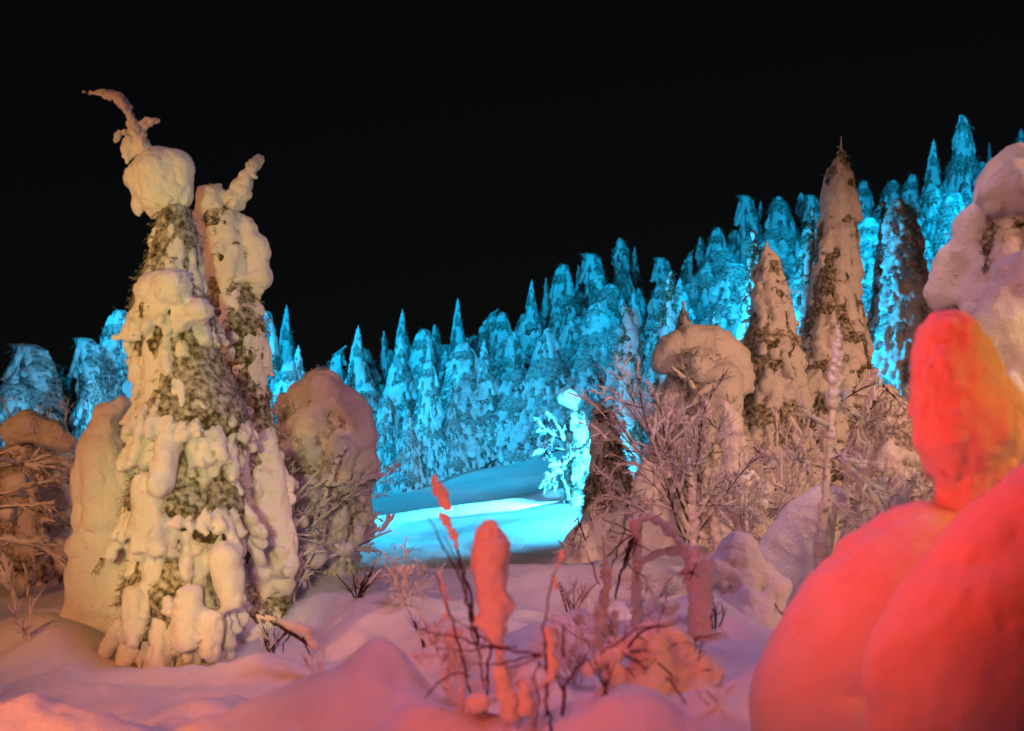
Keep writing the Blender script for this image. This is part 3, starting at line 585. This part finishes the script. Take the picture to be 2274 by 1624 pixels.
# ------------------------------------------------------------------ foreground
t = Thing('snow_pillar_shrub', 'big red-lit snow shrub with upright pillar at the right', 'shrub', 2000, 4.3)
t.snow('snow_pillar', [[(2106, 752, 62), (2116, 808, 78), (2136, 890, 96), (2146, 970, 100), (2160, 1036, 68), (2152, 1090, 52), (2130, 1190, 70)], [(2190, 900, 50), (2205, 985, 46)]], 0.012, k=0.09, seed=231, mat=SNOW_NEAR, disp=((0.014, 4.0), (0.010, 8.0, 1), (0.008, 18.0, 1), (0.004, 40.0)))
t.snow('snow_cover', [[(2150, 1230, 100), (2060, 1256, 112), (1965, 1322, 126), (1880, 1420, 136), (1835, 1560, 150), (1830, 1900, 170)], [(2000, 1420, 150), (1960, 1650, 170)], [(1780, 1560, 70), (1770, 1800, 110)], [(1900, 1300, 60)]], 0.02, k=0.14, seed=232, mat=SNOW_NEAR, foot=False, disp=((0.035, 2.2), (0.016, 4.5, 1), (0.005, 14.0, 1), (0.003, 34.0)))
t.limbs([((2060, 1040, 0.05), (2085, 1060, -0.1), 6), ((2070, 1020, 0.2), (2050, 1075, 0.2), 4)], 233, lev=1, mat=NEEDLE)

t = Thing('snow_mound_shrub', 'nearest red-lit snow lobe filling the bottom right corner', 'shrub', 2220, 3.5)
t.snow('snow_cover', [[(2400, 1030, 60), (2330, 1150, 120), (2220, 1310, 150), (2160, 1430, 165), (2150, 1560, 160), (2170, 1800, 200)], [(2300, 1400, 150), (2320, 1700, 200)], [(2060, 1470, 66), (2040, 1600, 60)], [(2120, 1290, 60)]], 0.02, k=0.14, seed=241, mat=SNOW_NEAR, disp=((0.035, 2.4), (0.016, 4.5, 1), (0.005, 14.0, 1), (0.003, 34.0)))
t.limbs([((2222, 1340, -0.24), (2212, 1385, -0.27), 6), ((2262, 1290, -0.2), (2258, 1390, -0.25), 3)], 242, lev=1, mat=STEM)

t = Thing('willow_shrub', 'small red-lit shrub with thick snow plug and thin bare stems, bottom centre', 'shrub', 1085, 5.1)
t.snow('snow_plug', [[(1100, 1410, 26), (1092, 1330, 33), (1088, 1270, 39), (1090, 1215, 37), (1084, 1180, 27)], [(1112, 1340, 22)], [(1074, 1380, 16)], [(1112, 1440, 10), (1108, 1500, 8)]], 0.009, k=0.035, seed=251, mat=SNOW_NEAR, knobs=7, disp=((0.010, 8.0), (0.006, 20.0, 1), (0.003, 45.0)))
t.snow('snow_plume', [[(962, 1062, 7), (972, 1082, 13), (982, 1105, 14)], [(984, 1112, 12), (990, 1128, 13)], [(984, 1145, 11), (992, 1160, 13)], [(1000, 1176, 8), (1004, 1192, 5)], [(1014, 1215, 4), (1012, 1190, 6)]], 0.007, k=0.012, seed=252, clumpy=1.4, disp=((0.006, 12.0), (0.005, 26.0, 1), (0.003, 50.0)))
t.stems([[(1060, 1430, 3.4), (1045, 1320, 3.2), (1020, 1240, 3), (1000, 1180, 2.6), (985, 1140, 2)], [(1058, 1420, 3), (1020, 1280, 2.6), (985, 1215, 2.4), (955, 1150, 1.5), (950, 1140, 1)], [(1062, 1430, 2.4), (1030, 1290, 2), (990, 1190, 1.2)],
         [(1080, 1560, 3), (1082, 1480, 3), (1098, 1400, 3)], [(1115, 1480, 2.6), (1108, 1400, 2.4)], [(1050, 1560, 2.6), (1020, 1440, 2.6), (985, 1320, 2.4), (965, 1270, 1.4)], [(1075, 1530, 2), (1060, 1440, 2.2), (1040, 1390, 1.6)],
         [(1080, 1620, 4), (1082, 1540, 3)]], 253)
t.limbs([((975, 1270, 0), (1000, 1380, -0.05), 2)], 254, lev=1, mat=RIME, snow=1.0, snow_r=3)

t = Thing('bare_twig_clump', 'clump of crossing bare dark twigs in the bottom centre', 'shrub', 1200, 4.7)
t.stems([[(938, 1402, 1.6), (1010, 1412, 2.4), (1090, 1440, 2.8), (1150, 1446, 2.8), (1205, 1455, 3)], [(965, 1440, 1.2), (1040, 1446, 2), (1090, 1432, 2.2), (1150, 1438, 2.2)], [(1050, 1476, 1.4), (1120, 1475, 2.2), (1190, 1452, 2.8)],
         [(1110, 1486, 1.4), (1160, 1476, 2), (1200, 1454, 2.4)], [(1000, 1370, 1.4), (1050, 1400, 2), (1090, 1430, 2.2)], [(940, 1552, 1.6), (975, 1515, 2.2), (1020, 1492, 2.6), (1045, 1505, 3)],
         [(1212, 1590, 3.4), (1216, 1500, 3.6), (1206, 1400, 2.2), (1222, 1300, 2), (1246, 1230, 1.4)], [(1250, 1590, 4.4), (1256, 1520, 4.2), (1300, 1460, 2.8)], [(1250, 1460, 3.4), (1252, 1390, 2.4)], [(1256, 1540, 3), (1222, 1490, 2.2)],
         [(1185, 1510, 1.6), (1200, 1470, 1.8)], [(1190, 1620, 2), (1196, 1540, 2), (1186, 1490, 1.4)], [(1225, 1640, 3), (1214, 1560, 3)], [(1310, 1430, 1.6), (1210, 1370, 1.2)], [(1330, 1450, 2.6), (1420, 1395, 2.4), (1500, 1380, 1.6)],
         [(1380, 1445, 2.4), (1430, 1480, 2)], [(1480, 1500, 2.6), (1520, 1560, 1.8)]], 261)
t.snow('snow_clump', [[(1214, 1395, 8), (1224, 1425, 15), (1218, 1450, 11), (1228, 1475, 17), (1220, 1510, 8)], [(1248, 1222, 3), (1243, 1240, 4.5), (1238, 1262, 3)], [(1234, 1285, 2.5), (1230, 1310, 3.5)], [(1112, 1490, 16), (1122, 1540, 20), (1130, 1590, 22)], [(1060, 1560, 22)], [(1160, 1520, 12), (1168, 1580, 18)]], 0.009, k=0.015, seed=262, clumpy=1.3, disp=((0.006, 12.0), (0.005, 26.0, 1), (0.003, 50.0)))

t = Thing('low_snowy_shrub', 'low red-lit shrub crouching under snow right of the bare twigs', 'shrub', 1440, 5.6)
t.snow('snow_cover', [[(1300, 1490, 14), (1345, 1455, 18), (1400, 1430, 24), (1455, 1412, 32), (1510, 1428, 30)], [(1500, 1430, 28), (1550, 1470, 26), (1585, 1500, 15)], [(1450, 1480, 52), (1440, 1580, 70)], [(1515, 1500, 48), (1520, 1600, 74)], [(1370, 1500, 30), (1360, 1600, 50)]],
       0.012, k=0.05, seed=271, clumpy=2.0, disp=((0.012, 6.0), (0.007, 14.0, 1), (0.003, 36.0)))
t.stems([[(1395, 1440, 3, -0.2), (1400, 1425, 3, -0.2), (1440, 1395, 2.4, -0.2), (1500, 1385, 1.4, -0.2)], [(1460, 1470, 2, -0.25), (1490, 1500, 2, -0.25)], [(1540, 1420, 2, -0.1), (1600, 1405, 1.6, -0.1)]], 272)
t.twig_mass([(1380, 1440, 24, -0.1), (1460, 1440, 34, -0.1), (1540, 1480, 30, -0.1), (1430, 1520, 40, -0.1)], 26, 273, 50, 1.4, mat=STEM, lev=1, up=0.5, sag=0.2, kids=3)

for lab, x, d, seed, blobs, clumps, L_ in [
    ('pink rimed twig bush left of the thick snow plug', 1010, 5.5, 611, [(1000, 1440, 40), (1040, 1480, 44), (970, 1490, 36)], [[(1000, 1420, 12), (1012, 1405, 8)], [(1045, 1470, 14)]], 60),
    ('pink rimed twig bush behind the thin stalk', 1290, 5.9, 612, [(1270, 1400, 40), (1310, 1440, 44), (1250, 1460, 36)], [[(1280, 1380, 13), (1294, 1370, 9)], [(1315, 1430, 14)], [(1250, 1450, 12)]], 60),
    ('salmon rimed twig bush at the bottom between stalk and snow plug', 1165, 4.8, 613, [(1150, 1540, 44), (1190, 1570, 40)], [[(1150, 1520, 15), (1160, 1500, 10)], [(1195, 1560, 14)]], 60),
    ('rosy rimed twig bush under the bent arched sapling', 1450, 7.2, 614, [(1440, 1330, 44), (1480, 1360, 44), (1400, 1370, 36)], [[(1440, 1310, 14)], [(1485, 1350, 14), (1500, 1340, 9)]], 60),
    ('small rimed twig bush at the clearing edge behind the red plume', 900, 9.2, 615, [(890, 1280, 36), (930, 1300, 36)], [[(895, 1270, 14), (910, 1262, 10)]], 50)]:
    t = Thing('twig_bush', lab, 'bush', x, d, 'rimed twig bushes of the foreground'); rg = np.random.default_rng(seed)
    yg = HY - (t.gz - CAMZ) * FV / d
    t.limbs([((x + rg.uniform(-20, 20), yg + 10, 0), (b[0] + rg.uniform(-30, 30), b[1] - b[2] * 0.8, rg.uniform(-0.2, 0.2)), 2.4) for b in blobs for q in (0, 1)], seed, lev=2, mat=RIME, snow=0.6, kids=5, snow_r=1.6)
    t.twig_mass(blobs, 26, seed, L_, 1.2, front=0.3)
    t.snow('snow_clump', clumps, 0.010, k=0.02, seed=seed, clumpy=1.5)
for lab, x, y, d, seed, n, L in [
    ('thin twig tuft on the peach drift left of the tall stems', 950, 1350, 6.6, 501, 5, 60), ('short twig tuft by the pale snow ball behind the crossing twigs', 1190, 1400, 5.9, 502, 4, 40),
    ('rosy twig tuft on the hummock behind the thin stalk', 1270, 1330, 7.4, 503, 6, 60), ('dark twig tuft on the pink swell under the crossing twigs', 1030, 1560, 5.0, 504, 5, 70),
    ('twig tuft on the dim dome right of the dark stem', 1345, 1560, 4.9, 505, 5, 60), ('small twig tuft at the bottom left of the pink hump', 700, 1560, 5.4, 506, 4, 50),
    ('twig tuft at the foot of the domed bush', 800, 1260, 9.6, 507, 7, 60), ('red twig tuft at the bottom under the low red shrub', 1580, 1580, 4.9, 508, 5, 60),
    ('twig tuft in the heap left of the tall spruce foot', 60, 1350, 8.6, 510, 6, 60), ('twig tuft right of the tall spruce foot', 600, 1390, 8.2, 511, 6, 50),
    ('bent twig tuft before the bent arched sapling', 1420, 1420, 6.3, 512, 6, 60), ('twig tuft left of the lumpy pale bush', 1590, 1420, 7.0, 513, 5, 50), ('twig tuft near the violet mound by the clearing', 1300, 1290, 9.0, 514, 7, 60)]:
    X_ = (x - CX) / FV * d; yg = HY - (gz(X_, d) - CAMZ) * FV / d; rg = np.random.default_rng(seed)
    t = Thing('twig_tuft', lab, 'shrub', x, d, 'twig tufts sticking out of the drifts')
    t.limbs([((x + rg.uniform(-12, 12), yg + 6, rg.uniform(-0.05, 0.05)), (x + rg.uniform(-0.9, 0.9) * L, yg - L * rg.uniform(0.6, 1.5), rg.uniform(-0.15, 0.15)), rg.uniform(1.6, 2.6)) for q in range(n)],
            seed, lev=1, mat=STEM if seed % 2 else RIME, kids=4, snow=0.35, snow_r=2.2, name='twig')

t = Thing('fallen_branch', 'snow-topped broken branch lying right of the tall spruce foot', 'branch', 640, 7.9)
t.snow('snow_cover', [[(575, 1362, 7), (640, 1385, 8), (680, 1405, 12), (702, 1435, 12)], [(655, 1392, 12)]], 0.01, k=0.02, seed=301)
t.stems([[(650, 1395, 3), (625, 1410, 2.4), (612, 1440, 1.4)], [(650, 1398, 2.4), (630, 1430, 1.6), (628, 1450, 1)], [(672, 1415, 2.4), (690, 1455, 1.4)], [(570, 1358, 4), (700, 1440, 5)]], 302)

# ------------------------------------------------------------------ trees by the hidden blue floodlight
t = Thing('ball_topped_tree', 'glaring blue-white tree with a snow ball on top, beside the violet spruce', 'tree', 1275, 21.5)
t.conifer([(1285, 1110, 34), (1285, 1040, 30), (1282, 980, 26), (1278, 930, 20)], 26, 0.03, seed=311, nspr=500, spr=0.12, cover=0.8, kids=3, disp=0.015)
t.snow('snow_ball', [[(1258, 882, 19), (1268, 888, 18)], [(1274, 905, 10), (1280, 930, 10)]], 0.025, k=0.06, seed=312)

t = Thing('weeping_birch', 'blue-lit weeping birch with hanging twigs left of the glaring tree', 'birch', 1235, 21.0)
t.limbs([((1262, 1110, 0), (1250, 960, 0), 6), ((1255, 1000, 0), (1190, 990, -0.4), 4), ((1252, 980, 0), (1200, 930, -0.4), 4), ((1254, 1020, 0), (1300, 950, -0.4), 4), ((1255, 1040, 0), (1195, 1060, -0.5), 4), ((1250, 980, 0), (1240, 900, 0.2), 4)],
        321, lev=3, mat=BARK, sag=0.9, kids=6, snow=0.4, min_r=0.006)

t = Thing('leaning_blue_spruce', 'bright blue forked-top spruce above the birch sapling', 'spruce', 1395, 22.0)
t.conifer([(1400, 1080, 34), (1398, 960, 32), (1396, 860, 30), (1396, 780, 26), (1400, 720, 20), (1392, 690, 13), (1382, 672, 5)], 26, 0.032, seed=331, nspr=500, spr=0.14, cover=0.88, kids=3, disp=0.018, lobes=[[(1410, 720, 9), (1411, 690, 6)]])

for i, (lab, x, d, sp) in enumerate([
    ('thin bright blue spruce just left of the peach drooping spruce', 1668, 19.0, [(1655, 900, 44), (1662, 760, 28), (1670, 640, 18), (1676, 560, 12), (1672, 520, 6)]),
    ('thin bright blue spruce just left of the tallest spire', 1788, 20.0, [(1785, 900, 44), (1785, 760, 34), (1790, 640, 22), (1798, 540, 14), (1802, 470, 5)]),
    ('little bright blue spruce above the snow dome', 1586, 24.0, [(1588, 900, 26), (1587, 780, 14), (1587, 720, 9), (1586, 695, 3)]),
    ('slim bright blue spruce between the snow dome tip and the forest', 1482, 23.0, [(1476, 900, 34), (1478, 760, 22), (1484, 680, 16), (1490, 630, 10), (1488, 605, 5)]),
    ('bright blue column spruce just right of the tallest spire', 1962, 20.0, [(1950, 960, 62), (1955, 800, 44), (1965, 650, 34), (1975, 560, 24), (1970, 480, 16), (1958, 455, 6)])]):
    t = Thing('slim_spruce', lab, 'spruce', x, d, 'blue-lit spruces between the peach ones')
    t.conifer(sp, 30, 0.03, seed=340 + i, nspr=500, spr=0.13, cover=0.85, kids=4, disp=0.017)

# ------------------------------------------------------------------ the blue floodlights
LENS = lens_mat((0.05, 0.75, 1.0))
def floodlight(label, loc, target, watt, size, col=CYAN):
    r = bpy.data.objects.new('floodlight', None); C.objects.link(r); r.location = loc
    r['label'] = label; r['category'] = 'floodlight'; r['group'] = 'blue floodlights'
    z0 = gz(loc[0], loc[1]) - loc[2]
    def bx(name, w, d0, d1, h, mat, hole=0):
        v = [(-w, d0, -h), (w, d0, -h), (w, d0, h), (-w, d0, h), (-w * 0.8, d1, -h * 0.8), (w * 0.8, d1, -h * 0.8), (w * 0.8, d1, h * 0.8), (-w * 0.8, d1, h * 0.8)]
        f = [(0, 1, 2, 3), (4, 7, 6, 5), (0, 4, 5, 1), (1, 5, 6, 2), (2, 6, 7, 3), (3, 7, 4, 0)]
        return link(name, np_mesh(name, v, f, False), mat, r)
    a = math.atan2(-(target[0] - loc[0]), target[1] - loc[1])
    r.rotation_euler = (0, 0, a)
    bx('housing', 0.14, -0.02, -0.12, 0.10, METAL); bx('lens', 0.12, 0.0, -0.015, 0.08, LENS)
    link('stake', np_mesh('stake', *tubes([([(0, -0.07, z0 - 0.2), (0, -0.07, -0.08)], [0.015, 0.015])], 6)), METAL, r)
    dirv = np.array(target) - np.array(loc); p = np.array(loc) + dirv / np.linalg.norm(dirv) * 0.12
    spot('blue_beam', tuple(p), target, watt, col, size, 0.5, 0.12)
floodlight('blue floodlight hidden behind the dim violet spruce, facing the clearing', (3.0, 19.0, gz(3.0, 19.0) + 0.4), (-2.0, 20.8, 0.3), 4600, 136, (0.035, 0.54, 0.95))
floodlight('low blue floodlight behind the dim violet spruce, raking along the bright snow strip', (2.3, 22.5, gz(2.3, 22.5) + 0.5), (-3.2, 22.7, gz(-3.2, 22.7) + 0.05), 12000, 40, (0.06, 0.58, 0.95))
floodlight('blue floodlight hidden behind the peach domed bush', (-2.3, 14.0, 1.95), (-0.5, 36.0, 6.0), 2600, 80)
floodlight('blue floodlight hidden behind the blue-edged spruce', (7.6, 21.5, 5.0), (12.5, 42.0, 12.0), 4000, 95)
floodlight('blue floodlight hidden behind the tall yellow-lit spruce', (-3.55, 12.2, 2.4), (-9.5, 30.0, 4.0), 6000, 80)
floodlight('blue floodlight hidden behind the snow-domed tree, facing right', (2.5, 18.6, 2.3), (5.6, 20.0, 4.0), 1900, 120)
# ------------------------------------------------------------------ the blue forest on the slope
kinds = [
    ([(0, 0, 1.1), (.1, 1.5, 1.0), (-.05, 3, .78), (.06, 4.2, .5), (-.03, 5.1, .28), (0, 5.7, .12), (0, 6, .03)], dict(cover=0.60)),              # pointed
    ([(0, 0, 1.0), (.12, 1.6, 1.05), (-.1, 3.0, .85), (.1, 4.3, .72), (0, 5.3, .5), (.06, 5.75, .3)], dict(cover=0.62, big=0.25)),               # rounded column
    ([(0, 0, 1.0), (0, 2, .95), (.12, 3.4, .72), (.04, 4.6, .5), (-.05, 5.3, .36), (-.28, 5.75, .26), (-.5, 5.7, .16)], dict(cover=0.60)),        # nodding
    ([(0, 0, 1.4), (-.1, 1.5, 1.3), (.1, 3, 1.0), (0, 4.2, .68), (.08, 5.2, .38), (0, 5.8, .14)], dict(cover=0.59)),                             # broad cone
    ([(0, 0, .7), (.06, 2, .62), (-.05, 3.6, .46), (.04, 4.8, .28), (.02, 5.6, .12), (0, 6, .03)], dict(cover=0.59)),                             # thin spire
    ([(0, 0, 1.3), (.2, 1.8, 1.3), (-.1, 3.2, 1.15), (.2, 4.5, .9), (.05, 5.4, .6), (0, 5.8, .3)], dict(cover=0.62, big=0.35)),                    # broad dome
    ([(0, 0, .95), (.1, 2, .85), (-.08, 3.3, .65), (.05, 4.2, .42), (0, 4.75, .28), (0, 5.2, .42), (0, 5.6, .34), (0, 5.8, .14)], dict(cover=0.60)),  # capped
    ([(0, 0, 1.05), (.1, 2, 1.0), (-.15, 3.4, .8), (.05, 4.5, .52), (.25, 5.3, .28), (.55, 5.8, .15), (.75, 6, .05)], dict(cover=0.60)),           # horned
]
protos = []
for i, (sp, kw) in enumerate(kinds):
    S = np.array([(p[0], 0, p[1]) for p in sp]); R = np.array([p[2] for p in sp]); S[0, 2] = -0.4
    protos.append([(n, np_mesh(n, *m, smooth=(n != 'needle_fringe')), mt) for (n, mt), m in zip((('snow_cover', SNOW_FAR), ('crown', NEEDLE_FAR), ('needle_fringe', NEEDLE_FAR), ('trunk', BARK)),
                   conifer_meshes(S, R, 400 + i, 0.30, 0.058, nspr=420, spr=0.16, disp=0.035, kids=3, droop=1.7, inner=0.92, **kw))])
rngf = np.random.default_rng(77)
SP = 'snow-laden spruce'
def forest_tree(kind, x, top, d, label, wid=1.0, flip=False, rot=None, group=None, name='forest_spruce'):
    X = (x - CX) / FV * d; g = gz(X, d); H = CAMZ + (HY - top) / FV * d - g
    r = bpy.data.objects.new(name, None); C.objects.link(r); r.location = (X, d, g)
    r['label'] = label; r['category'] = 'spruce'; r['group'] = group or 'blue-lit forest spruces on the slope'
    s = H / 6.0; r.scale = (s * wid * (-1 if flip else 1), s * wid, s); r.rotation_euler = (0, 0, rngf.uniform(-0.5, 0.5) if rot is None else rot)
    c = None
    for n, me, mt in protos[kind]:
        if n == 'needle_fringe': continue
        o = link(n, me, mt, r)
        if n == 'crown': c = o
    for n, me, mt in protos[kind]:
        if n == 'needle_fringe': link(n, me, mt, c)['kind'] = 'stuff'
    return r
SKY = [  # kind, x, top, distance, width, label
    (5, 25, 845, 27, 1.0, 'low blue snowy spruce at the far left edge'),
    (2, 85, 752, 29, 1.25, 'wide blue spruce with small bent tip, far left'),
    (5, 150, 815, 31, .8, 'blue spruce in the gap behind the two left nodding ones'),
    (2, 205, 738, 29, .85, 'blue spruce with thick nodding head, left of the yellow-lit spruce'),
    (1, 262, 690, 30, .8, 'blue spruce half hidden by the left side of the yellow-lit spruce'),
    (1, 586, 692, 31, .62, 'blue column spruce touching the right side of the grey spruce'),
    (0, 636, 676, 36, .58, 'pointed dim blue spruce, first spire right of the grey spruce'),
    (0, 662, 766, 30, .8, 'small pointed blue spruce just above the peach bush'),
    (7, 730, 770, 33, .8, 'blue spruce with a branch poking right above the peach dome'),
    (0, 795, 722, 32, .75, 'bright pointed blue spruce right above the peach dome'),
    (4, 852, 738, 42, .8, 'faint thin blue spire between two pointed spruces'),
    (0, 893, 686, 36, .62, 'dark-streaked blue spire spruce left of the bright column'),
    (1, 938, 732, 33, .75, 'bright blue column spruce at the left end of the forest front'),
    (6, 966, 716, 38, .55, 'blue spruce with knob top peeping over the bright column'),
    (0, 1016, 660, 38, .55, 'lone tall blue spire above the middle of the clearing'),
    (7, 1075, 686, 40, .8, 'dim blue spruce with ragged horn right of the lone spire'),
    (1, 1112, 694, 38, .7, 'round-topped blue spruce between ragged horn and twin points'),
    (0, 1180, 620, 41, .62, 'taller of two neighbouring blue points above the clearing'),
    (4, 1212, 620, 43, .75, 'thinner of two neighbouring blue points above the clearing'),
    (1, 1247, 588, 42, .72, 'stout blunt blue spruce starting the upper skyline'),
    (4, 1284, 592, 44, .75, 'slight blue spruce right of the stout blunt one'),
    (2, 1322, 553, 43, .8, 'blue spruce with snow head nodding left on the skyline'),
    (6, 1378, 524, 45, .85, 'mushroom-headed blue spruce on the middle skyline'),
    (0, 1408, 546, 46, .6, 'small blue point right behind the mushroom-headed spruce'),
    (2, 1476, 564, 44, .8, 'hunched blue spruce alone in the skyline dip'),
    (7, 1520, 555, 46, .6, 'blue spruce with curled twig tips on the skyline'),
    (6, 1556, 522, 46, .62, 'narrow knobbed blue spruce left of the round pair'),
    (1, 1590, 506, 45, .72, 'left one of the round-topped blue pair on the skyline'),
    (1, 1628, 512, 46, .75, 'right one of the round-topped blue pair on the skyline'),
    (2, 1664, 424, 46, .66, 'tall nodding blue spruce high above the drooping peach one'),
    (0, 1688, 444, 48, .5, 'thin blue point hugging the tall nodding spruce'),
    (5, 1726, 440, 46, .7, 'wide helmet-shaped blue spruce on the right skyline'),
    (6, 1780, 424, 48, .62, 'ragged blue spruce left behind the tallest spire'),
    (2, 1808, 424, 47, .6, 'bent blue spruce touching the tallest spire'),
    (1, 1914, 402, 47, .7, 'blue spruce just right of the snow hood of the tallest spire'),
    (5, 1980, 404, 46, .8, 'broad dim blue spruce behind the violet spruce top'),
    (1, 2022, 388, 45, .7, 'blue lump-topped spruce left of the two highest blue spires'),
    (0, 2072, 308, 44, .68, 'second highest blue spire, near the right edge'),
    (3, 2136, 248, 43, .66, 'highest blue spire of all, near the right edge'),
    (4, 2196, 320, 50, .6, 'tiny faint spire behind the huge right tree'),
    (6, 2268, 282, 47, .6, 'blue spruce tip cut by the right edge'),
]
for k, x, top, d, wd_, lab in SKY: forest_tree(k, x, top, d, lab, wd_ * 1.12)
FRONT = [
    (1, 950, 800, 30.0, .7, 'tall bright blue snow column at the clearing edge'),
    (3, 905, 905, 29.0, .7, 'low bright blue spruce left of the bright snow column'),
    (3, 1000, 885, 30.5, .8, 'squat blue spruce right of the bright snow column'),
    (0, 1075, 800, 33.0, .75, 'dark-footed blue spruce right of the squat one'),
    (3, 1190, 835, 31.5, .75, 'cone-shaped pale blue spruce above a dark trunk gap'),
    (0, 1140, 770, 33.5, .7, 'blue spruce left of the cone-shaped pale one'),
    (5, 855, 880, 30.0, .7, 'blue snow heap spruce beside the peach dome'),
    (5, 200, 845, 22.0, .62, 'brightest blue snow heap left of the orange snow column'),
    (5, 560, 850, 28.0, .8, 'blue spruce right against the grey spruce base'),
    (1, 640, 800, 29.0, .8, 'blue spruce rising from behind the peach dome'),
    (5, 1570, 610, 34.0, .8, 'smooth blue dome tree above the arched snow dome'),
    (5, 1650, 640, 36.0, .8, 'smooth blue dome tree left of the drooping peach spruce'),
    (5, 1900, 560, 38.0, .8, 'smooth blue dome tree right of the tallest spire'),
    (5, 2060, 480, 38.0, .9, 'smooth blue dome tree left of the huge right tree'),
    (5, 1740, 560, 38.0, .8, 'smooth blue dome tree between drooping spruce and tallest spire'),
]
for k, x, top, d, wd_, lab in FRONT: forest_tree(k, x, top, d, lab, wd_ * 1.12)
sx = np.array([s[1] for s in SKY]); sy = np.array([s[2] for s in SKY]); o_ = np.argsort(sx); sx, sy = sx[o_], sy[o_]
near_word = {5: 'the low far-left spruce', 85: 'the wide bent-tip spruce', 205: 'the thick nodding head', 262: 'the half-hidden left spruce', 586: 'the blue column beside the grey spruce', 636: 'the first dim spire',
    730: 'the poking branch spruce', 795: 'the bright pointed spruce', 893: 'the dark-streaked spire', 938: 'the bright column spruce', 1016: 'the lone tall spire', 1075: 'the ragged horn spruce', 1180: 'the two neighbouring points',
    1247: 'the stout blunt spruce', 1322: 'the left-nodding head', 1378: 'the mushroom-headed spruce', 1476: 'the hunched spruce', 1520: 'the curled twig tips', 1590: 'the round-topped pair', 1664: 'the tall nodding spruce',
    1726: 'the helmet-shaped spruce', 1808: 'the bent spruce by the spire', 1914: 'the spire with snow hood', 1980: 'the broad dim spruce', 2072: 'the second highest spire', 2136: 'the highest spire', 2268: 'the right edge tip'}
nk = np.array(sorted(near_word)); used = {}
rows = {31.5: 'front', 34.5: 'second', 37.5: 'third', 40.5: 'fourth', 43.5: 'rear'}
for d in rows:
    x = -30 + rngf.uniform(0, 40)
    while x < 2300:
        X = (x - CX) / FV * d; g = gz(X, d); H = rngf.uniform(2.4, 4.4) + max(0, d - 34) * 0.08
        top = HY - (g + H - CAMZ) * FV / d; lim = np.interp(x, sx, sy) + 45
        if top < lim: top = lim + rngf.uniform(0, 40)
        H2 = CAMZ + (HY - top) / FV * d - g
        if H2 > 1.8 and not (300 < x < 540):
            k = int(nk[np.argmin(np.abs(nk - x))]); side = 'left below' if x < k - 8 else ('right below' if x > k + 8 else 'straight below')
            lab = 'snowy blue spruce, %s forest row, %s %s' % (rows[d], side, near_word[k])
            used[lab] = used.get(lab, 0) + 1
            if used[lab] > 1: lab = lab.replace(side, 'further ' + side)
            forest_tree(int(rngf.choice([0, 1, 2, 3, 5, 6, 1, 3])), x, top, d, lab, rngf.uniform(0.95, 1.45), rngf.random() < 0.5, rngf.uniform(0, 6.28), 'closed blue mass of the forest')
        x += rngf.uniform(46, 80)
